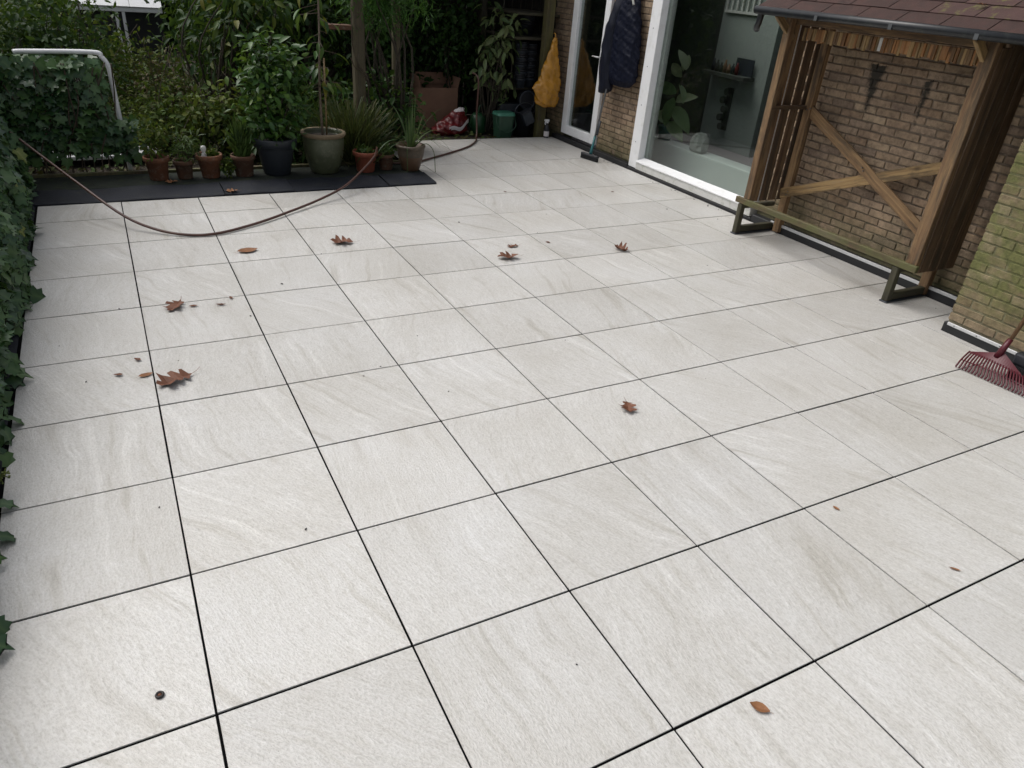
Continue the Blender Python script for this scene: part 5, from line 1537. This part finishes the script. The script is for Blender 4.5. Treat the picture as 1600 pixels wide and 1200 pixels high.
# undergrowth
shrub('undergrowth_shrub', 'low yellow-green autumn shrub right of the white tube frame', 'shrub', (0.55, 6.6, -0.05), (0.55, 6.6, 0.28), (0.42, 0.5, 0.36), 80, 18, 0.16, 0.055, SMALL, T['autumn'], nb=24, r0=0.006)
shrub('undergrowth_shrub', 'brown withered twiggy shrub behind the leftmost pots', 'shrub', (0.75, 7.6, -0.05), (0.7, 7.6, 0.32), (0.45, 0.6, 0.42), 80, 20, 0.18, 0.055, SMALL, T['brownleaf'], nb=40, r0=0.006)
shrub('undergrowth_shrub', 'mixed green undergrowth behind the wide terracotta pot', 'shrub', (1.15, 6.4, -0.05), (1.15, 6.3, 0.28), (0.5, 0.4, 0.34), 80, 20, 0.16, 0.07, OVAL, T['autumn'], nb=30, r0=0.006)
shrub('undergrowth_shrub', 'bright yellow-green bush below the white garden building', 'shrub', (0.45, 9.2, -0.05), (0.42, 9.2, 0.40), (0.55, 0.7, 0.42), 90, 22, 0.2, 0.06, OVAL, T['autumn'], nb=20, r0=0.008)
shrub('undergrowth_shrub', 'dark arching foliage between the herb pot and laurel', 'shrub', (1.6, 6.1, -0.05), (1.75, 6.0, 0.3), (0.55, 0.35, 0.4), 70, 20, 0.16, 0.14, NEEDLE, T['hedge'], nb=16, r0=0.006)
shrub('undergrowth_shrub', 'dark low foliage between the two garden posts', 'shrub', (2.8, 6.3, -0.05), (2.75, 6.2, 0.35), (0.5, 0.35, 0.42), 90, 20, 0.16, 0.08, OVAL, T['hedge'], nb=16, r0=0.006)
shrub('undergrowth_shrub', 'dense olive bush above the white tube frame', 'shrub', (-0.4, 7.4, -0.05), (-0.4, 7.4, 0.9), (0.75, 0.7, 0.75), 130, 24, 0.2, 0.065, OVAL, T['hedge'], nb=30, r0=0.012)
shrub('undergrowth_shrub', 'olive and yellow bush left of the white garden building', 'shrub', (-0.6, 9.0, -0.05), (-0.55, 9.0, 0.75), (0.8, 0.7, 0.6), 110, 24, 0.2, 0.07, OVAL, T['autumn'], nb=30, r0=0.012)
shrub('undergrowth_shrub', 'dark green bush behind the climbing ivy', 'shrub', (-1.4, 6.5, -0.05), (-1.3, 6.4, 0.8), (0.6, 0.7, 0.8), 90, 24, 0.2, 0.075, OVAL, T['hedge'], nb=20, r0=0.012)
shrub('undergrowth_shrub', 'leafy low plants beyond the farther garden post', 'shrub', (4.3, 9.6, -0.05), (4.3, 9.6, 0.3), (0.7, 0.6, 0.34), 60, 20, 0.2, 0.09, OVAL, T['laurel'], nb=10, r0=0.006)
shrub('undergrowth_shrub', 'dark leafy shrub behind the cardboard box', 'shrub', (3.6, 8.15, -0.05), (3.55, 8.1, 0.95), (0.75, 0.3, 0.95), 110, 24, 0.2, 0.085, OVAL, T['hedge'], nb=18, r0=0.01)
shrub('undergrowth_shrub', 'dark green shrub behind the watering can and pale shrub', 'shrub', (4.5, 7.9, -0.05), (4.45, 7.8, 1.05), (0.45, 0.25, 0.8), 70, 24, 0.18, 0.085, OVAL, T['hedge'], nb=14, r0=0.01)
# dead leaves and ground cover in the bed
n = 5200
xx = -1.0 + 5.8*rg.random(n); yy = 5.5 + 6.0*rg.random(n)**1.3
ok = ~((xx > 2.84) & (yy < 6.64)) & ~((xx > -0.8) & (xx < 0.45) & (yy > 6.05) & (yy < 6.55))
pos = np.stack([xx, yy, -0.055 + 0.05*rg.random(n)], 1)[ok]; n = len(pos)
scatter('ground_litter', OVAL, pos, frame(np.array([0,0,1.0])+rg.normal(size=(n,3))*0.35, rg.normal(size=(n,3))), 0.05+0.05*rg.random(n), T['brownleaf'], None, 'stuff')
tag(bpy.data.objects['ground_litter'], 'brown leaf litter covering the soil under the shrubs', 'leaf litter')
n = 5000
xx = -0.2 + 3.6*rg.random(n); yy = 6.2 + 4.5*rg.random(n)
ok = ~((xx > 2.84) & (yy < 6.64))
pos = np.stack([xx, yy, 0.0 + 0.22*rg.random(n)**1.5], 1)[ok]; n = len(pos)
o = scatter('ground_cover', OVAL, pos, frame(np.array([0,-.3,1.0])+rg.normal(size=(n,3))*0.5, rg.normal(size=(n,3))), 0.04+0.05*rg.random(n), T['autumn'], None, 'stuff')
tag(o, 'mixed low ground cover plants in the garden bed', 'ground cover')
# bare twigs rising through the undergrowth
b = MB()
for k in range(70):
    x = rg.uniform(0.1, 1.5); y = rg.uniform(6.0, 9.0)
    h_ = rg.uniform(0.4, 1.1)
    b.tube(spline([(x, y, -0.05), (x+rg.normal()*0.08, y, h_*0.5), (x+rg.normal()*0.2, y+rg.normal()*0.1, h_)], 4), [0.005]*3+[0.004]*3+[0.003]*3, 4)
o = b.build('bare_twigs', T['stem'], None, smooth=True)
tag(o, 'thin bare twigs standing up through the autumn undergrowth', 'twigs', None, 'stuff')

# tall dark trees and hedge closing the garden
tall = [(-3.2, 8.2, 1.5, 1.35), (-1.9, 11.2, 1.3, 1.3), (2.4, 8.8, 1.15, 1.4), (3.6, 10.6, 1.3, 1.45), (1.75, 10.2, 0.75, 1.2), (5.2, 10.4, 1.3, 1.5)]
labs = ['tall dark evergreen at the far left beyond the ivy hedge', 'tall dark evergreen left of the white garden building', 'tall dark evergreen behind the laurel and garden posts', 'tall dark evergreen behind the cardboard box', 'narrow dark evergreen right of the white garden building', 'tall dark evergreen behind the lean-to']
for (x, y, rr_, zc), lab in zip(tall, labs):
    shrub('evergreen_tree', lab, 'tree', (x, y, -0.05), (x, y, zc), (rr_, rr_*0.8, zc*0.98), 140, 30, 0.36, 0.105, OVAL, T['hedge'], 0.3, 0.4, 26, 0.07, 'evergreen trees closing the garden')
# far hedge
hd_ = empty('boundary_hedge', (1.0, 16, 0), 'dense dark hedge along the far garden boundary', 'hedge')
n = 26000
pos = np.stack([-9+20*rg.random(n), 15.2+1.0*rg.random(n), 2.6*rg.random(n)], 1)
scatter('foliage', OVAL, pos, frame(np.array([0,-1.0,0.5])+rg.normal(size=(n,3))*0.6, rg.normal(size=(n,3))+np.array([0,0,-.5])), 0.12+0.1*rg.random(n), T['hedge'], hd_, 'stuff')
MB().box(-9, 11, 15.9, 16.1, 0, 2.4).build('core', T['wetwood'], hd_)
# white garden building far behind
gbu = empty('garden_building', (0.3, 12.6, 0), 'white low garden building glimpsed through the shrubs at top left', 'building')
MB().box(-0.3, 1.10, 12.0, 12.04, 0.895, 0.95).build('fascia', T['white'], gbu, bevel=0.005)
Mr = Matrix.Translation((0.4, 12.0, 0.952)) @ Matrix.Rotation(R_(38), 4, 'X')
for k in range(3): MB().box(-0.7+k*0.468, -0.7+k*0.468+0.462, 0, 1.2, 0, 0.03, Mr).build('roof_panel', T['white'], gbu)
for x in (0.43, 0.53):
    timber('white_post', (x, 12.03, -0.05), (x, 12.03, 0.899), 0.045, 0.045, T['white'], gbu)
MB().box(-0.3, 1.1, 12.3, 12.34, 0.0, 0.90).build('shade_sheet', T['darkplastic'], gbu)  # dark sheet standing in for the shadow below the roof
print('tiles', ntile, 'objects', len(bpy.data.objects))
